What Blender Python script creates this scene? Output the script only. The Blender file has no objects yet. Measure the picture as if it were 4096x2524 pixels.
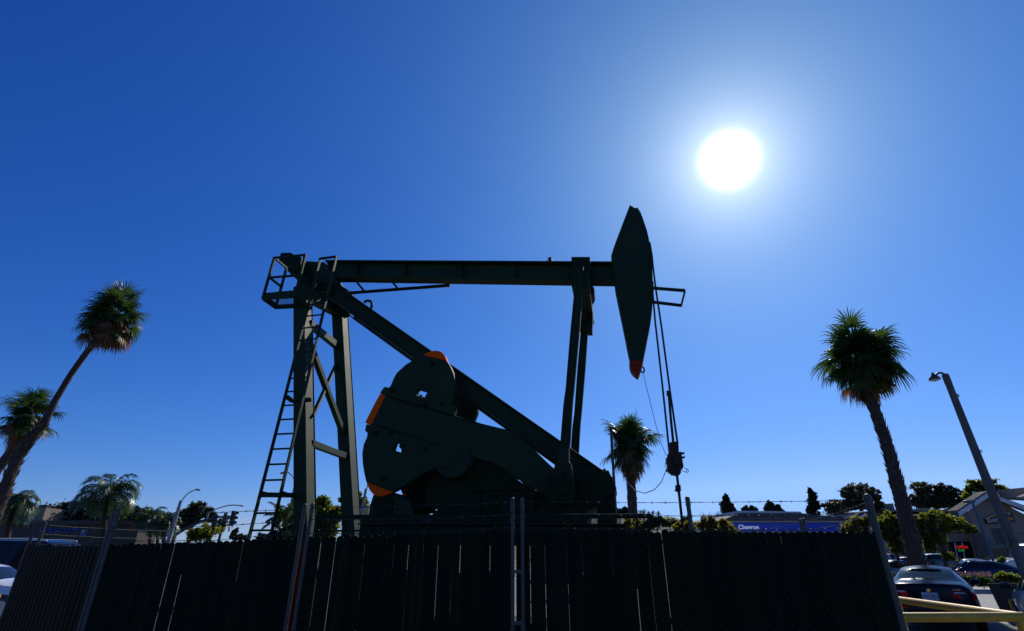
import bpy, bmesh, math, random
from mathutils import Vector, Matrix
from mathutils.geometry import tessellate_polygon
R = math.radians
C = bpy.context.scene.collection

# ------------------------------------------------------------------ camera, sky, sun, exposure
PITCH, FOC, EYE = R(24.8), 2085.0, 1.65
cam_data = bpy.data.cameras.new('camera')
cam_data.sensor_width = 36.0
cam_data.lens = 36.0 * FOC / 4096.0
cam_data.clip_start = 0.05
cam_data.clip_end = 5000
cam = bpy.data.objects.new('camera', cam_data)
cam.location = (0, 0, EYE)
cam.rotation_euler = (R(90) + PITCH, 0, 0)
C.objects.link(cam)
bpy.context.scene.camera = cam

SUN_EL, SUN_AZ = R(37.9), R(28.0)                 # azimuth clockwise from +Y
SUN_DIR = Vector((math.sin(SUN_AZ) * math.cos(SUN_EL), math.cos(SUN_AZ) * math.cos(SUN_EL), math.sin(SUN_EL)))
sun_data = bpy.data.lights.new('sun', 'SUN')
sun_data.energy = 3.6
sun_data.angle = R(0.53)
sun_data.color = (1.0, 0.94, 0.85)
sun = bpy.data.objects.new('sun', sun_data)
sun.rotation_euler = (-SUN_DIR).to_track_quat('-Z', 'Y').to_euler()
sun.location = (20, 40, 40)
C.objects.link(sun)

world = bpy.data.worlds.new('World')
bpy.context.scene.world = world
world.use_nodes = True
wn, wl = world.node_tree.nodes, world.node_tree.links
wn.clear()
def wnode(t, **kw):
    n = wn.new(t)
    for k, val in kw.items():
        setattr(n, k, val)
    return n
def wmath(op, a, b=None, clamp=False):
    n = wnode('ShaderNodeMath', operation=op, use_clamp=clamp)
    for i, q in enumerate((a, b)):
        if q is None:
            continue
        if isinstance(q, (int, float)):
            n.inputs[i].default_value = q
        else:
            wl.new(q, n.inputs[i])
    return n.outputs[0]
sky = wnode('ShaderNodeTexSky', sky_type='NISHITA', sun_disc=False)
sky.sun_elevation, sky.sun_rotation = SUN_EL, SUN_AZ
sky.altitude, sky.air_density, sky.dust_density, sky.ozone_density = 50, 1.0, 0.15, 3.0
SKY_STRENGTH = 0.10
# the deep, clear blue of the photograph: each channel of the sky gets its own contrast
sep = wnode('ShaderNodeSeparateColor')
wl.new(sky.outputs[0], sep.inputs[0])
comb = wnode('ShaderNodeCombineColor')
for i, (k, g, top) in enumerate(((0.1085, 1.80, 6.4), (0.346, 1.25, 8.9), (1.10, 0.95, 10.8))):
    wl.new(wmath('MULTIPLY', wmath('POWER', wmath('MINIMUM', sep.outputs[i], top), g), k), comb.inputs[i])
bg = wnode('ShaderNodeBackground')
bg.inputs['Strength'].default_value = SKY_STRENGTH
wl.new(comb.outputs[0], bg.inputs['Color'])
# the bright disc of the sun and the pale air around it
tc = wnode('ShaderNodeTexCoord')
nrm = wnode('ShaderNodeVectorMath', operation='NORMALIZE')
wl.new(tc.outputs['Generated'], nrm.inputs[0])
dot = wnode('ShaderNodeVectorMath', operation='DOT_PRODUCT')
wl.new(nrm.outputs[0], dot.inputs[0])
dot.inputs[1].default_value = SUN_DIR
ang = wmath('MULTIPLY', wmath('ARCCOSINE', wmath('MINIMUM', dot.outputs['Value'], 0.9999999)), 180 / math.pi)
def falloff(amp, width, power=1.0):
    q = wmath('DIVIDE', ang, width)
    if power != 1.0:
        q = wmath('POWER', q, power)
    return wmath('MULTIPLY', wmath('EXPONENT', wmath('MULTIPLY', q, -1.0)), amp)
disc = falloff(7.0, 1.75, 2.6)
near_glow = falloff(1.0, 3.0, 1.05)
def glow(strength, colour):
    b = wnode('ShaderNodeBackground')
    b.inputs['Color'].default_value = (*colour, 1)
    wl.new(strength, b.inputs['Strength'])
    return b.outputs[0]
def wadd(a, b):
    n = wnode('ShaderNodeAddShader')
    wl.new(a, n.inputs[0]); wl.new(b, n.inputs[1])
    return n.outputs[0]
surf = wadd(bg.outputs[0], glow(disc, (1.0, 0.99, 0.96)))
surf = wadd(surf, glow(near_glow, (1.0, 1.0, 1.0)))
for amp, width, colour in ((0.30, 12.0, (1, 0, 0)), (0.40, 15.0, (0, 1, 0)), (0.26, 25.0, (0, 0, 1))):
    surf = wadd(surf, glow(falloff(amp, width), colour))
wout = wnode('ShaderNodeOutputWorld')
wl.new(surf, wout.inputs['Surface'])

vs = bpy.context.scene.view_settings
vs.view_transform, vs.look, vs.exposure, vs.gamma = 'Standard', 'None', 0.0, 1.0
vs.use_curve_mapping = False

# ------------------------------------------------------------------ measuring helpers
CP, SP = math.cos(PITCH), math.sin(PITCH)
def ray(px, py):
    x, y = (px - 2048) / FOC, (1262 - py) / FOC
    return Vector((x, CP - SP * y, SP + CP * y))
def P(px, py, Y):                                  # the point that stands Y metres ahead
    r = ray(px, py)
    return r * (Y / r.y) + Vector((0, 0, EYE))
def G(px, py, z=0.0):                              # the point at height z
    r = ray(px, py)
    return r * ((z - EYE) / r.z) + Vector((0, 0, EYE))
def mpp(px, py, Y):                                # metres per pixel there
    return (P(px + 1, py, Y) - P(px, py, Y)).length
CROPS = {'A': (1000, 960, 3.024), 'B': (1000, 1400, 1.89), 'C': (1400, 1380, 1.938), 'D': (2100, 960, 2.52),
         'E': (2100, 1500, 2.16), 'F': (2300, 780, 3.78), 'G': (2580, 1640, 4.727), 'J': (2380, 1980, 7.56),
         'K': (3400, 1800, 2.089), 'L': (3500, 2100, 3.565), 'N': (3150, 1180, 1.559), 'Q': (3400, 1900, 4.2),
         'S': (3800, 1930, 4.878), 'T': (0, 1850, 2.243), 'U': (600, 1850, 2.244), 'V': (2600, 1850, 2.727),
         'W': (0, 1080, 1.483), 'X': (0, 2080, 3.405), 'Y': (1150, 1960, 5.985), '': (0, 0, 1.0)}
def px(tag, x, y):
    a, b, s = CROPS[tag]
    return a + x / s, b + y / s
YAW = R(11)
MU = Vector((math.cos(YAW), -math.sin(YAW), 0))    # along the pumping unit
MV = Vector((math.sin(YAW), math.cos(YAW), 0))     # across it, away from the street
MZ = Vector((0, 0, 1))
def M(tag, x, y, v):
    r = ray(*px(tag, x, y))
    return r * (v / r.dot(MV)) + Vector((0, 0, EYE))
def MM(tag, pts, v):
    return [M(tag, x, y, v) for x, y in pts]

# ------------------------------------------------------------------ mesh helpers
class MB:
    def __init__(self):
        self.v, self.f = [], []
    def add(self, verts, faces):
        o = len(self.v)
        self.v.extend([tuple(q) for q in verts])
        self.f.extend([tuple(i + o for i in f) for f in faces])
        return self
    def box(self, c, size, rot=None, axes=None):
        c = Vector(c)
        if axes is None:
            m = rot if rot is not None else Matrix.Identity(3)
            axes = [m @ Vector(a) for a in ((1, 0, 0), (0, 1, 0), (0, 0, 1))]
        h = [axes[i] * (size[i] / 2) for i in range(3)]
        vs_ = [c + h[0] * a + h[1] * b + h[2] * d for a in (-1, 1) for b in (-1, 1) for d in (-1, 1)]
        return self.add(vs_, [(0, 1, 3, 2), (4, 6, 7, 5), (0, 4, 5, 1), (2, 3, 7, 6), (0, 2, 6, 4), (1, 5, 7, 3)])
    def bar(self, p0, p1, w, h, side=None):
        """a bar of section w (along side) x h"""
        p0, p1 = Vector(p0), Vector(p1)
        d = (p1 - p0)
        L = d.length
        d.normalize()
        s = Vector(side) if side is not None else Vector((0, 0, 1)).cross(d)
        if s.length < 1e-4:
            s = Vector((1, 0, 0))
        s = (s - d * s.dot(d)).normalized()
        t = d.cross(s).normalized()
        return self.box((p0 + p1) / 2, (L, w, h), axes=[d, s, t])
    def ibeam(self, p0, p1, width, depth, side, tf=0.025, tw=0.02):
        """flanges of the given width along side, web in the depth direction"""
        p0, p1 = Vector(p0), Vector(p1)
        d = (p1 - p0).normalized()
        s = Vector(side)
        s = (s - d * s.dot(d)).normalized()
        t = d.cross(s).normalized()
        L = (p1 - p0).length
        c = (p0 + p1) / 2
        for k in (-1, 1):
            self.box(c + t * k * (depth / 2 - tf / 2), (L, width, tf), axes=[d, s, t])
        self.box(c, (L - 0.002, tw, depth - 2 * tf), axes=[d, s, t])
        return self
    def tube(self, pts, r, n=8, cap=True, closed=False):
        pts = [Vector(q) for q in pts]
        m = len(pts)
        rr = r if isinstance(r, (list, tuple)) else [r] * m
        prev = None
        vs_ = []
        for i in range(m):
            if closed:
                d = pts[(i + 1) % m] - pts[i - 1]
            else:
                d = pts[min(i + 1, m - 1)] - pts[max(i - 1, 0)]
            if d.length < 1e-9:
                d = Vector((0, 0, 1))
            d.normalize()
            if prev is None:
                a = Vector((0, 0, 1)).cross(d)
                if a.length < 0.05:
                    a = Vector((1, 0, 0)).cross(d)
            else:
                a = prev - d * prev.dot(d)
                if a.length < 1e-6:
                    a = Vector((1, 0, 0)).cross(d)
            a.normalize()
            prev = a
            b = d.cross(a)
            for k in range(n):
                q = 2 * math.pi * k / n
                vs_.append(pts[i] + (a * math.cos(q) + b * math.sin(q)) * rr[i])
        fs = []
        for i in range(m if closed else m - 1):
            j = (i + 1) % m
            for k in range(n):
                fs.append((i * n + k, i * n + (k + 1) % n, j * n + (k + 1) % n, j * n + k))
        if cap and not closed:
            fs.append(tuple(range(n - 1, -1, -1)))
            fs.append(tuple((m - 1) * n + k for k in range(n)))
        return self.add(vs_, fs)
    def cyl(self, p0, p1, r0, r1=None, n=24):
        return self.tube([p0, p1], [r0, r0 if r1 is None else r1], n)
    def ball(self, c, r, n=12, m=8):
        c = Vector(c)
        rs = r if isinstance(r, (tuple, list)) else (r, r, r)
        vs_ = [c + Vector((0, 0, -rs[2]))]
        for i in range(1, m):
            a = -math.pi / 2 + math.pi * i / m
            for k in range(n):
                b = 2 * math.pi * k / n
                vs_.append(c + Vector((rs[0] * math.cos(a) * math.cos(b), rs[1] * math.cos(a) * math.sin(b), rs[2] * math.sin(a))))
        vs_.append(c + Vector((0, 0, rs[2])))
        fs = [(0, 1 + (k + 1) % n, 1 + k) for k in range(n)]
        for i in range(m - 2):
            for k in range(n):
                a, b = 1 + i * n + k, 1 + i * n + (k + 1) % n
                fs.append((a, b, b + n, a + n))
        e = len(vs_) - 1
        fs += [(e, 1 + (m - 2) * n + k, 1 + (m - 2) * n + (k + 1) % n) for k in range(n)]
        return self.add(vs_, fs)
    def prism(self, poly, vec, holes=()):
        """a flat outline (with holes) given thickness along vec"""
        loops = [[Vector(q) for q in poly]] + [[Vector(q) for q in h] for h in holes]
        vec = Vector(vec)
        flat = [q for lp in loops for q in lp]
        n = len(flat)
        if holes:
            tris = tessellate_polygon(loops)
        else:
            tris = [tuple(range(n))]
        fs = []
        nm = (flat[1] - flat[0]).cross(flat[2] - flat[0])
        for t in tris:
            fs.append(tuple(t))
            fs.append(tuple(n + i for i in reversed(t)))
        o = 0
        for lp in loops:
            k = len(lp)
            for i in range(k):
                a, b = o + i, o + (i + 1) % k
                fs.append((a, n + a, n + b, b))
            o += k
        return self.add(flat + [q + vec for q in flat], fs)
    def quad(self, a, b, c, d):
        return self.add([a, b, c, d], [(0, 1, 2, 3)])

def world_loc(o):
    q = Vector((0, 0, 0))
    while o is not None:
        q = q + o.location
        o = o.parent
    return q
def build(name, mb, mat, parent=None, smooth=False, bevel=0.0, local=False, origin=None, fix=True, label=None):
    """link the collected shapes as ONE mesh object; verts are world positions unless local"""
    off = Vector((0, 0, 0))
    if not local:
        off = world_loc(parent) if parent is not None else Vector(origin) if origin is not None else Vector((0, 0, 0))
    me = bpy.data.meshes.new(name)
    me.from_pydata([(q[0] - off.x, q[1] - off.y, q[2] - off.z) for q in mb.v], [], mb.f)
    if fix:
        bm = bmesh.new(); bm.from_mesh(me)
        bmesh.ops.recalc_face_normals(bm, faces=bm.faces)
        bm.to_mesh(me); bm.free()
    if smooth:
        me.polygons.foreach_set('use_smooth', [True] * len(me.polygons))
        if smooth != 'all':
            try:
                me.set_sharp_from_angle(angle=R(smooth if isinstance(smooth, (int, float)) and smooth is not True else 40))
            except Exception:
                pass
    me.materials.append(mat)
    o = bpy.data.objects.new(name, me)
    C.objects.link(o)
    if parent is not None:
        o.parent = parent
    else:
        o.location = off
    if bevel:
        md = o.modifiers.new('bevel', 'BEVEL'); md.width = bevel; md.segments = 2; md.limit_method = 'ANGLE'; md.angle_limit = R(40)
    if label:
        o['label'] = label
    return o
def tag(o, label, cat, group=None, kind=None):
    o['label'] = label
    o['category'] = cat
    if group: o['group'] = group
    if kind: o['kind'] = kind
    return o
def thing(name, label, cat, loc=(0, 0, 0), rotz=0.0, group=None):
    o = bpy.data.objects.new(name, None)
    o.location = loc
    o.rotation_euler = (0, 0, rotz)
    o.empty_display_size = 0.2
    C.objects.link(o)
    return tag(o, label, cat, group)
def struct(name, mb, mat, **kw):
    o = build(name, mb, mat, **kw)
    o['kind'] = 'structure'
    return o
def lettering(name, text, mat, parent, origin, right, up, height, depth=0.01, align='LEFT', width=None, shear=0.0, bold=0.0):
    """raised letters standing on the plane of right and up; one mesh"""
    cu = bpy.data.curves.new(name, 'FONT')
    cu.body = text; cu.size = 1.0; cu.extrude = 0.0; cu.align_x = align; cu.shear = shear; cu.offset = bold
    cu.resolution_u = 4
    tmp = bpy.data.objects.new(name, cu)
    C.objects.link(tmp)
    dg = bpy.context.evaluated_depsgraph_get()
    me = bpy.data.meshes.new_from_object(tmp.evaluated_get(dg))
    bpy.data.objects.remove(tmp); bpy.data.curves.remove(cu)
    xs = [q.co.x for q in me.vertices]
    k = height / 0.69
    kx = k if width is None else width / max(1e-6, max(xs) - min(xs))
    x0 = min(xs) if align == 'LEFT' else 0
    right, up = Vector(right).normalized(), Vector(up).normalized()
    nrm_ = right.cross(up)
    mb = MB()
    vs_ = [Vector(origin) + right * ((q.co.x - x0) * kx) + up * (q.co.y * k) for q in me.vertices]
    n = len(vs_)
    fs = [tuple(p.vertices) for p in me.polygons]
    cnt = {}
    for f in fs:
        for i in range(len(f)):
            e = (f[i], f[(i + 1) % len(f)])
            cnt[e] = 1
    allf = [tuple(i + n for i in f) for f in fs]
    for (a, b) in cnt:
        if (b, a) not in cnt:
            allf.append((a, b, b + n, a + n))
    mb.add(vs_ + [q + nrm_ * depth for q in vs_], allf)
    bpy.data.meshes.remove(me)
    return build(name, mb, mat, parent)

# ------------------------------------------------------------------ materials
def mat(name, col, rough=0.6, metal=0.0, var=0.25, scale=3.0, bump=0.0, bscale=40.0, col2=None, coat=0.0, spec=0.5, emit=None, contrast=(0.35, 0.65), stretch=None, generated=False):
    m = bpy.data.materials.new(name)
    m.use_nodes = True
    nt = m.node_tree
    b = nt.nodes['Principled BSDF']
    b.inputs['Roughness'].default_value = rough
    b.inputs['Metallic'].default_value = metal
    b.inputs['Specular IOR Level'].default_value = spec
    if coat:
        b.inputs['Coat Weight'].default_value = coat
        b.inputs['Coat Roughness'].default_value = 0.04
    if emit:
        b.inputs['Emission Color'].default_value = (*emit[0], 1)
        b.inputs['Emission Strength'].default_value = emit[1]
    tcn = nt.nodes.new('ShaderNodeTexCoord')
    src = tcn.outputs['Object']
    if stretch:
        mp = nt.nodes.new('ShaderNodeMapping')
        mp.inputs['Scale'].default_value = stretch
        nt.links.new(src, mp.inputs['Vector'])
        src = mp.outputs[0]
    if var or col2:
        nz = nt.nodes.new('ShaderNodeTexNoise')
        nz.inputs['Scale'].default_value = scale
        nz.inputs['Detail'].default_value = 6
        nz.inputs['Roughness'].default_value = 0.65
        nt.links.new(src, nz.inputs['Vector'])
        rp = nt.nodes.new('ShaderNodeValToRGB')
        rp.color_ramp.elements[0].position, rp.color_ramp.elements[1].position = contrast
        c2 = col2 if col2 else tuple(q * (1 + var) for q in col)
        c1 = col if col2 else tuple(q * (1 - var) for q in col)
        rp.color_ramp.elements[0].color = (*c1, 1)
        rp.color_ramp.elements[1].color = (*c2, 1)
        nt.links.new(nz.outputs['Fac'], rp.inputs[0])
        nt.links.new(rp.outputs[0], b.inputs['Base Color'])
        rr = nt.nodes.new('ShaderNodeMapRange')
        rr.inputs['To Min'].default_value = max(0.02, rough - 0.08)
        rr.inputs['To Max'].default_value = min(1, rough + 0.08)
        nt.links.new(nz.outputs['Fac'], rr.inputs['Value'])
        nt.links.new(rr.outputs[0], b.inputs['Roughness'])
    else:
        b.inputs['Base Color'].default_value = (*col, 1)
    if bump:
        n2 = nt.nodes.new('ShaderNodeTexNoise')
        n2.inputs['Scale'].default_value = bscale
        n2.inputs['Detail'].default_value = 4
        nt.links.new(src, n2.inputs['Vector'])
        bp = nt.nodes.new('ShaderNodeBump')
        bp.inputs['Strength'].default_value = bump
        bp.inputs['Distance'].default_value = 0.02
        nt.links.new(n2.outputs['Fac'], bp.inputs['Height'])
        nt.links.new(bp.outputs[0], b.inputs['Normal'])
    return m
def leaf_mat(name, c1, c2, trans=0.45, tcol=None, rough=0.4, spec=0.5):
    m = bpy.data.materials.new(name)
    m.use_nodes = True
    nt = m.node_tree
    b = nt.nodes['Principled BSDF']
    out = nt.nodes['Material Output']
    g = nt.nodes.new('ShaderNodeNewGeometry')
    rp = nt.nodes.new('ShaderNodeValToRGB')
    rp.color_ramp.elements[0].color = (*c1, 1)
    rp.color_ramp.elements[1].color = (*c2, 1)
    nt.links.new(g.outputs['Random Per Island'], rp.inputs[0])
    nt.links.new(rp.outputs[0], b.inputs['Base Color'])
    b.inputs['Roughness'].default_value = rough
    b.inputs['Specular IOR Level'].default_value = spec
    t = nt.nodes.new('ShaderNodeBsdfTranslucent')
    if tcol:
        mx = nt.nodes.new('ShaderNodeMix'); mx.data_type = 'RGBA'
        mx.inputs['Factor'].default_value = 0.6
        nt.links.new(rp.outputs[0], mx.inputs['A'])
        mx.inputs['B'].default_value = (*tcol, 1)
        nt.links.new(mx.outputs['Result'], t.inputs['Color'])
    else:
        nt.links.new(rp.outputs[0], t.inputs['Color'])
    mix = nt.nodes.new('ShaderNodeMixShader')
    mix.inputs[0].default_value = trans
    nt.links.new(b.outputs[0], mix.inputs[1])
    nt.links.new(t.outputs[0], mix.inputs[2])
    nt.links.new(mix.outputs[0], out.inputs['Surface'])
    return m
def shingle_mat(name, c1, c2, sx=3.0, sz=6.0):
    """rows of shingles: brick pattern over the slope"""
    m = mat(name, c1, 0.85, var=0.0)
    nt = m.node_tree
    b = nt.nodes['Principled BSDF']
    tcn = nt.nodes.new('ShaderNodeTexCoord')
    mp = nt.nodes.new('ShaderNodeMapping')
    mp.inputs['Rotation'].default_value = (R(90), 0, 0)
    nt.links.new(tcn.outputs['Object'], mp.inputs['Vector'])
    br = nt.nodes.new('ShaderNodeTexBrick')
    br.inputs['Color1'].default_value = (*c1, 1)
    br.inputs['Color2'].default_value = (*c2, 1)
    br.inputs['Mortar'].default_value = (c1[0] * 0.25, c1[1] * 0.25, c1[2] * 0.25, 1)
    br.inputs['Scale'].default_value = 1.0
    br.inputs['Brick Width'].default_value = 0.45
    br.inputs['Row Height'].default_value = 0.17
    br.inputs['Mortar Size'].default_value = 0.018
    nt.links.new(mp.outputs[0], br.inputs['Vector'])
    nt.links.new(br.outputs['Color'], b.inputs['Base Color'])
    return m

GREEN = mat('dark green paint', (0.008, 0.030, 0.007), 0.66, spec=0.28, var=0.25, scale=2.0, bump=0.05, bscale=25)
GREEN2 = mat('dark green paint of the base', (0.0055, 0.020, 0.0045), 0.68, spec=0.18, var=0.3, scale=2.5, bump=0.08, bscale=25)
SUNGREEN = mat('green paint with sunlight painted in', (0.30, 0.31, 0.27), 0.6, var=0.2, scale=4.0, bump=0.05)  # pale tone stands for sunlight falling on the hexagonal bolts
ORANGE = mat('orange safety paint', (0.10, 0.03, 0.010), 0.6, var=0.0, col2=(1.0, 0.105, 0.002), scale=9, contrast=(0.30, 0.36), spec=0.05)
REDPAINT = mat('faded red tip paint', (0.30, 0.03, 0.008), 0.6, var=0.3, scale=6, spec=0.08)
BLACK = mat('black greasy metal', (0.012, 0.013, 0.013), 0.5, var=0.3)
RUST = mat('rusty brown steel', (0.07, 0.022, 0.010), 0.8, var=0.0, col2=(0.018, 0.010, 0.008), scale=9, bump=0.3)
CABLE = mat('steel wire rope', (0.02, 0.022, 0.025), 0.5, metal=0.6, var=0.2, scale=20)
GALV = mat('galvanised steel', (0.085, 0.075, 0.068), 0.5, metal=0.2, spec=0.3, var=0.2, scale=12, bump=0.04, bscale=60)
GALVDARK = mat('weathered wire', (0.045, 0.045, 0.045), 0.6, metal=0.3, var=0.2, scale=15)
SLAT = leaf_mat('dark green plastic slat', (0.003, 0.008, 0.004), (0.006, 0.016, 0.007), 0.08, rough=0.6, spec=0.08)
SLATBROWN = leaf_mat('faded brown green slat', (0.008, 0.0065, 0.0025), (0.016, 0.013, 0.005), 0.12, rough=0.6, spec=0.1)
YELLOW = mat('chipped yellow paint', (0.72, 0.42, 0.03), 0.5, var=0.0, col2=(0.62, 0.33, 0.03), scale=7, bump=0.1, bscale=30)
WHITEP = mat('white painted trim', (0.62, 0.62, 0.62), 0.6, var=0.08)
GLASS = mat('dark tinted glass', (0.012, 0.016, 0.02), 0.012, var=0, spec=0.30)

# ------------------------------------------------------------------ ground, street, lot
def flat(name, pts, z, m, **kw):
    mb = MB()
    mb.add([(x, y, z) for x, y in pts], [tuple(range(len(pts)))])
    return struct(name, mb, m, **kw)
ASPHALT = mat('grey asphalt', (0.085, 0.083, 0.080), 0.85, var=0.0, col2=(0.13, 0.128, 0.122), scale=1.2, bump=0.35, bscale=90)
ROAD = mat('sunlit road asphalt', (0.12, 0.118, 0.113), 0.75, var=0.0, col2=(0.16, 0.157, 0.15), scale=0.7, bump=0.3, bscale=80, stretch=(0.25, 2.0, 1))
DIRT = mat('packed gravel', (0.20, 0.175, 0.14), 0.95, var=0.3, scale=6, bump=0.5, bscale=60)
CONCRETE = mat('pale concrete', (0.34, 0.33, 0.31), 0.85, var=0.15, scale=3, bump=0.1)
EARTH = mat('dry grass and earth', (0.10, 0.095, 0.05), 0.95, var=0.35, scale=0.08)
flat('ground', [(-3000, -400), (3000, -400), (3000, 3500), (-3000, 3500)], 0.0, EARTH)
flat('parking_lot', [(-60, -30), (70, -30), (70, 95), (-60, 95)], 0.004, ASPHALT)
flat('pump_yard_gravel', [(-7.3, 7.5), (4.2, 6.0), (6.6, 24), (-9.0, 24)], 0.008, DIRT)
# the street on the right, beyond the lot
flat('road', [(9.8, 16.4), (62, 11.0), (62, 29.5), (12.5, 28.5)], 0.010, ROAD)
mk = MB()
for k in range(9):
    x = 13 + k * 5.4
    mk.add([(x, 21.6 - x * 0.02, 0.014), (x + 2.6, 21.6 - (x + 2.6) * 0.02, 0.014), (x + 2.6, 21.72 - (x + 2.6) * 0.02, 0.014), (x, 21.72 - x * 0.02, 0.014)], [(0, 1, 2, 3)])
mk.add([(10.2, 16.62, 0.014), (62, 11.25, 0.014), (62, 11.37, 0.014), (10.2, 16.74, 0.014)], [(0, 1, 2, 3)])
struct('road_marking', mk, mat('worn white road paint', (0.5, 0.5, 0.48), 0.7, var=0.3, scale=5))
md = MB()
md.box((33, 30.3, 0.07), (40, 3.6, 0.14))
struct('median_kerb', md, CONCRETE, bevel=0.02)

# ------------------------------------------------------------------ the pumping unit
VC = 11.0                                          # its centre plane
pump = thing('pump_jack', 'dark green oil pump jack with orange tipped counterweights behind the slatted fence', 'pump jack', M('C', 1000, 1420, VC) * 1.0)
pump.location.z = 0.0
def plate(name, tag_, pts, v, thick, m=GREEN, parent=pump, holes=(), bevel=0.012, label=None, mb=None):
    q = mb or MB()
    q.prism(MM(tag_, pts, v), MV * thick, [MM(tag_, h, v) for h in holes])
    return build(name, q, m, parent, bevel=bevel, label=label)
def shift(pts, dv):                                # the same points on another plane of the machine
    return [q + MV * dv for q in pts]

# walking beam: an I-beam lying along the machine
b0 = MM('', [(1300, 1038.5), (1300, 1108)], VC - 0.15)
b1 = MM('', [(2470, 1044.5), (2470, 1123)], VC - 0.15)
wb = MB()
def beam_flange(pa, pb, t):
    wb.prism([pa, pb, pb + MZ * t, pa + MZ * t], MV * 0.30)
beam_flange(b0[0] - MZ * 0.045, b1[0] - MZ * 0.045, 0.045)
beam_flange(b0[1], b1[1], 0.05)
wb.prism([q + MV * 0.125 for q in (b0[1] + MZ * .04, b1[1] + MZ * .04, b1[0] - MZ * .04, b0[0] - MZ * .04)], MV * 0.05)
for k in (0.12, 0.3, 0.5, 0.68):                   # web stiffeners
    lo, hi = b0[1].lerp(b1[1], k), b0[0].lerp(b1[0], k)
    wb.prism([lo + MZ * .05 - MU * .01, lo + MZ * .05 + MU * .01, hi - MZ * .045 + MU * .01, hi - MZ * .045 - MU * .01], MV * 0.29)
beam = build('walking_beam', wb, GREEN, pump, bevel=0.01)
# tail of the beam and its saddle bearing
q = MB()
q.prism(MM('A', [(650, 250), (900, 268), (930, 300), (1080, 520), (1080, 560), (900, 600), (700, 620), (590, 600), (590, 420), (620, 300)], VC - 0.16), MV * 0.32)
build('beam_tail', q, GREEN, pump, bevel=0.012)
q = MB()
q.prism(MM('A', [(372, 153), (490, 150), (548, 185), (620, 205), (625, 410), (490, 415), (345, 240)], VC - 0.5), MV * 0.9)
q.cyl(M('A', 545, 300, VC - 0.62), M('A', 545, 300, VC - 0.62) + MV * 1.2, 0.16)
build('saddle_bearing', q, GREEN2, pump, bevel=0.015)
# work light on top of the beam
q = MB()
q.prism(MM('D', [(232, 172), (268, 172), (270, 205), (234, 205)], VC - 0.05), MV * 0.1)
q.tube(MM('D', [(236, 196), (222, 204), (214, 207)], VC), 0.008, 6)
build('work_light', q, GALVDARK, pump)

# horse head
HV, HT = VC - 0.16, 0.32
head_pts = [px('F', *p) for p in [(828, 150), (868, 172), (905, 195), (945, 190), (960, 205), (978, 235), (995, 265), (1018, 325), (1040, 390), (1066, 465), (1090, 540), (1112, 632), (1130, 720), (1147, 820), (1160, 920), (1170, 1000)]]
head_pts += [px('D', *p) for p in [(1272, 160), (1281, 250), (1287, 360), (1290, 480), (1290, 560), (1287, 640), (1280, 720), (1270, 800), (1257, 880), (1240, 960), (1223, 1055), (1205, 1140), (1190, 1222)]]
low_l = [px('D', *p) for p in [(1058, 1205), (1040, 1120), (1020, 1020), (982, 830), (945, 650), (910, 480), (890, 330), (873, 215), (868, 160), (886, 100), (905, 45)]]
head_pts2 = head_pts + low_l + [px('F', 605, 735), px('F', 700, 485)]
head = plate('horse_head', '', head_pts2, HV, HT)
tip = [px('D', *p) for p in [(1190, 1222), (1180, 1262), (1168, 1296), (1156, 1335), (1143, 1368), (1118, 1353), (1092, 1332), (1073, 1308), (1060, 1282), (1055, 1262), (1052, 1235), (1058, 1205)]]
plate('horse_head_tip', '', tip, HV, HT, REDPAINT, head, label='red painted tip of the horse head')
for pt in [('D', 1032, 352), ('F', 918, 548), ('D', 1115, 1165)]:
    c = M(pt[0], pt[1], pt[2], HV)
    q = MB()
    q.cyl(c - MV * 0.012, c + MV * 0.03, 0.035, n=14)
    build('bolt', q, BLACK, head)
# hook under the tip
q = MB()
q.tube(MM('D', [(1172, 1275), (1190, 1280), (1203, 1305), (1198, 1335), (1180, 1335), (1168, 1318)], VC), 0.018, 8)
build('hook', q, BLACK, head)
# wire rope guard: a flat loop round the front of the head
vn, vf = VC - 0.33, VC + 0.33
q = MB()
a, b = M('D', 1255, 482, vn), M('D', 1613, 510, vn)
c_, d_ = M('D', 1575, 660, vf), M('D', 1262, 622, vf)
q.bar(a, b, 0.02, 0.075, MV); q.bar(b, c_, 0.02, 0.075, MU); q.bar(c_, d_, 0.02, 0.075, MV)
build('rope_guard', q, GREEN, pump)

# the clamp box round the beam and the bearing under it
q = MB()
q.prism(MM('D', [(467, 168), (655, 168), (668, 480), (470, 470)], VC - 0.34), MV * 0.68)
q.prism(MM('D', [(610, 480), (672, 480), (678, 535), (620, 535)], VC - 0.2), MV * 0.4)
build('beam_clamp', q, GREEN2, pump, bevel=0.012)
q = MB()
c = M('D', 600, 515, VC - 0.16)
q.cyl(c, c + MV * 0.4, 0.23, n=28)
q.prism(MM('D', [(470, 470), (655, 470), (630, 520), (520, 520)], VC - 0.3), MV * 0.5)
build('equalizer_bearing', q, GREEN2, pump, bevel=0.01)
VN, VF = 9.95, 11.95                               # pitman planes
e0 = M('', 2322, 1098, VN - 0.02)
q = MB()
ez = 0.0
for sgn, (lo, hi) in ((1, (-0.30, 0.12)),):
    p = [e0 + MU * -0.17 + MZ * lo, e0 + MU * 0.17 + MZ * lo, e0 + MU * 0.17 + MZ * hi, e0 + MU * -0.17 + MZ * hi]
    q.prism([w + MV * 0.12 for w in p], MV * 1.96)
q.prism(MM('D', [(560, 702), (640, 702), (640, 915), (550, 915)], VF - 0.16), MV * 0.12)
build('equalizer', q, GREEN, pump, bevel=0.015)
q = MB()
q.prism(MM('D', [(632, 240), (672, 235), (682, 800), (676, 925), (628, 925), (625, 560)], VC + 0.35), MV * 0.25)
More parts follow.
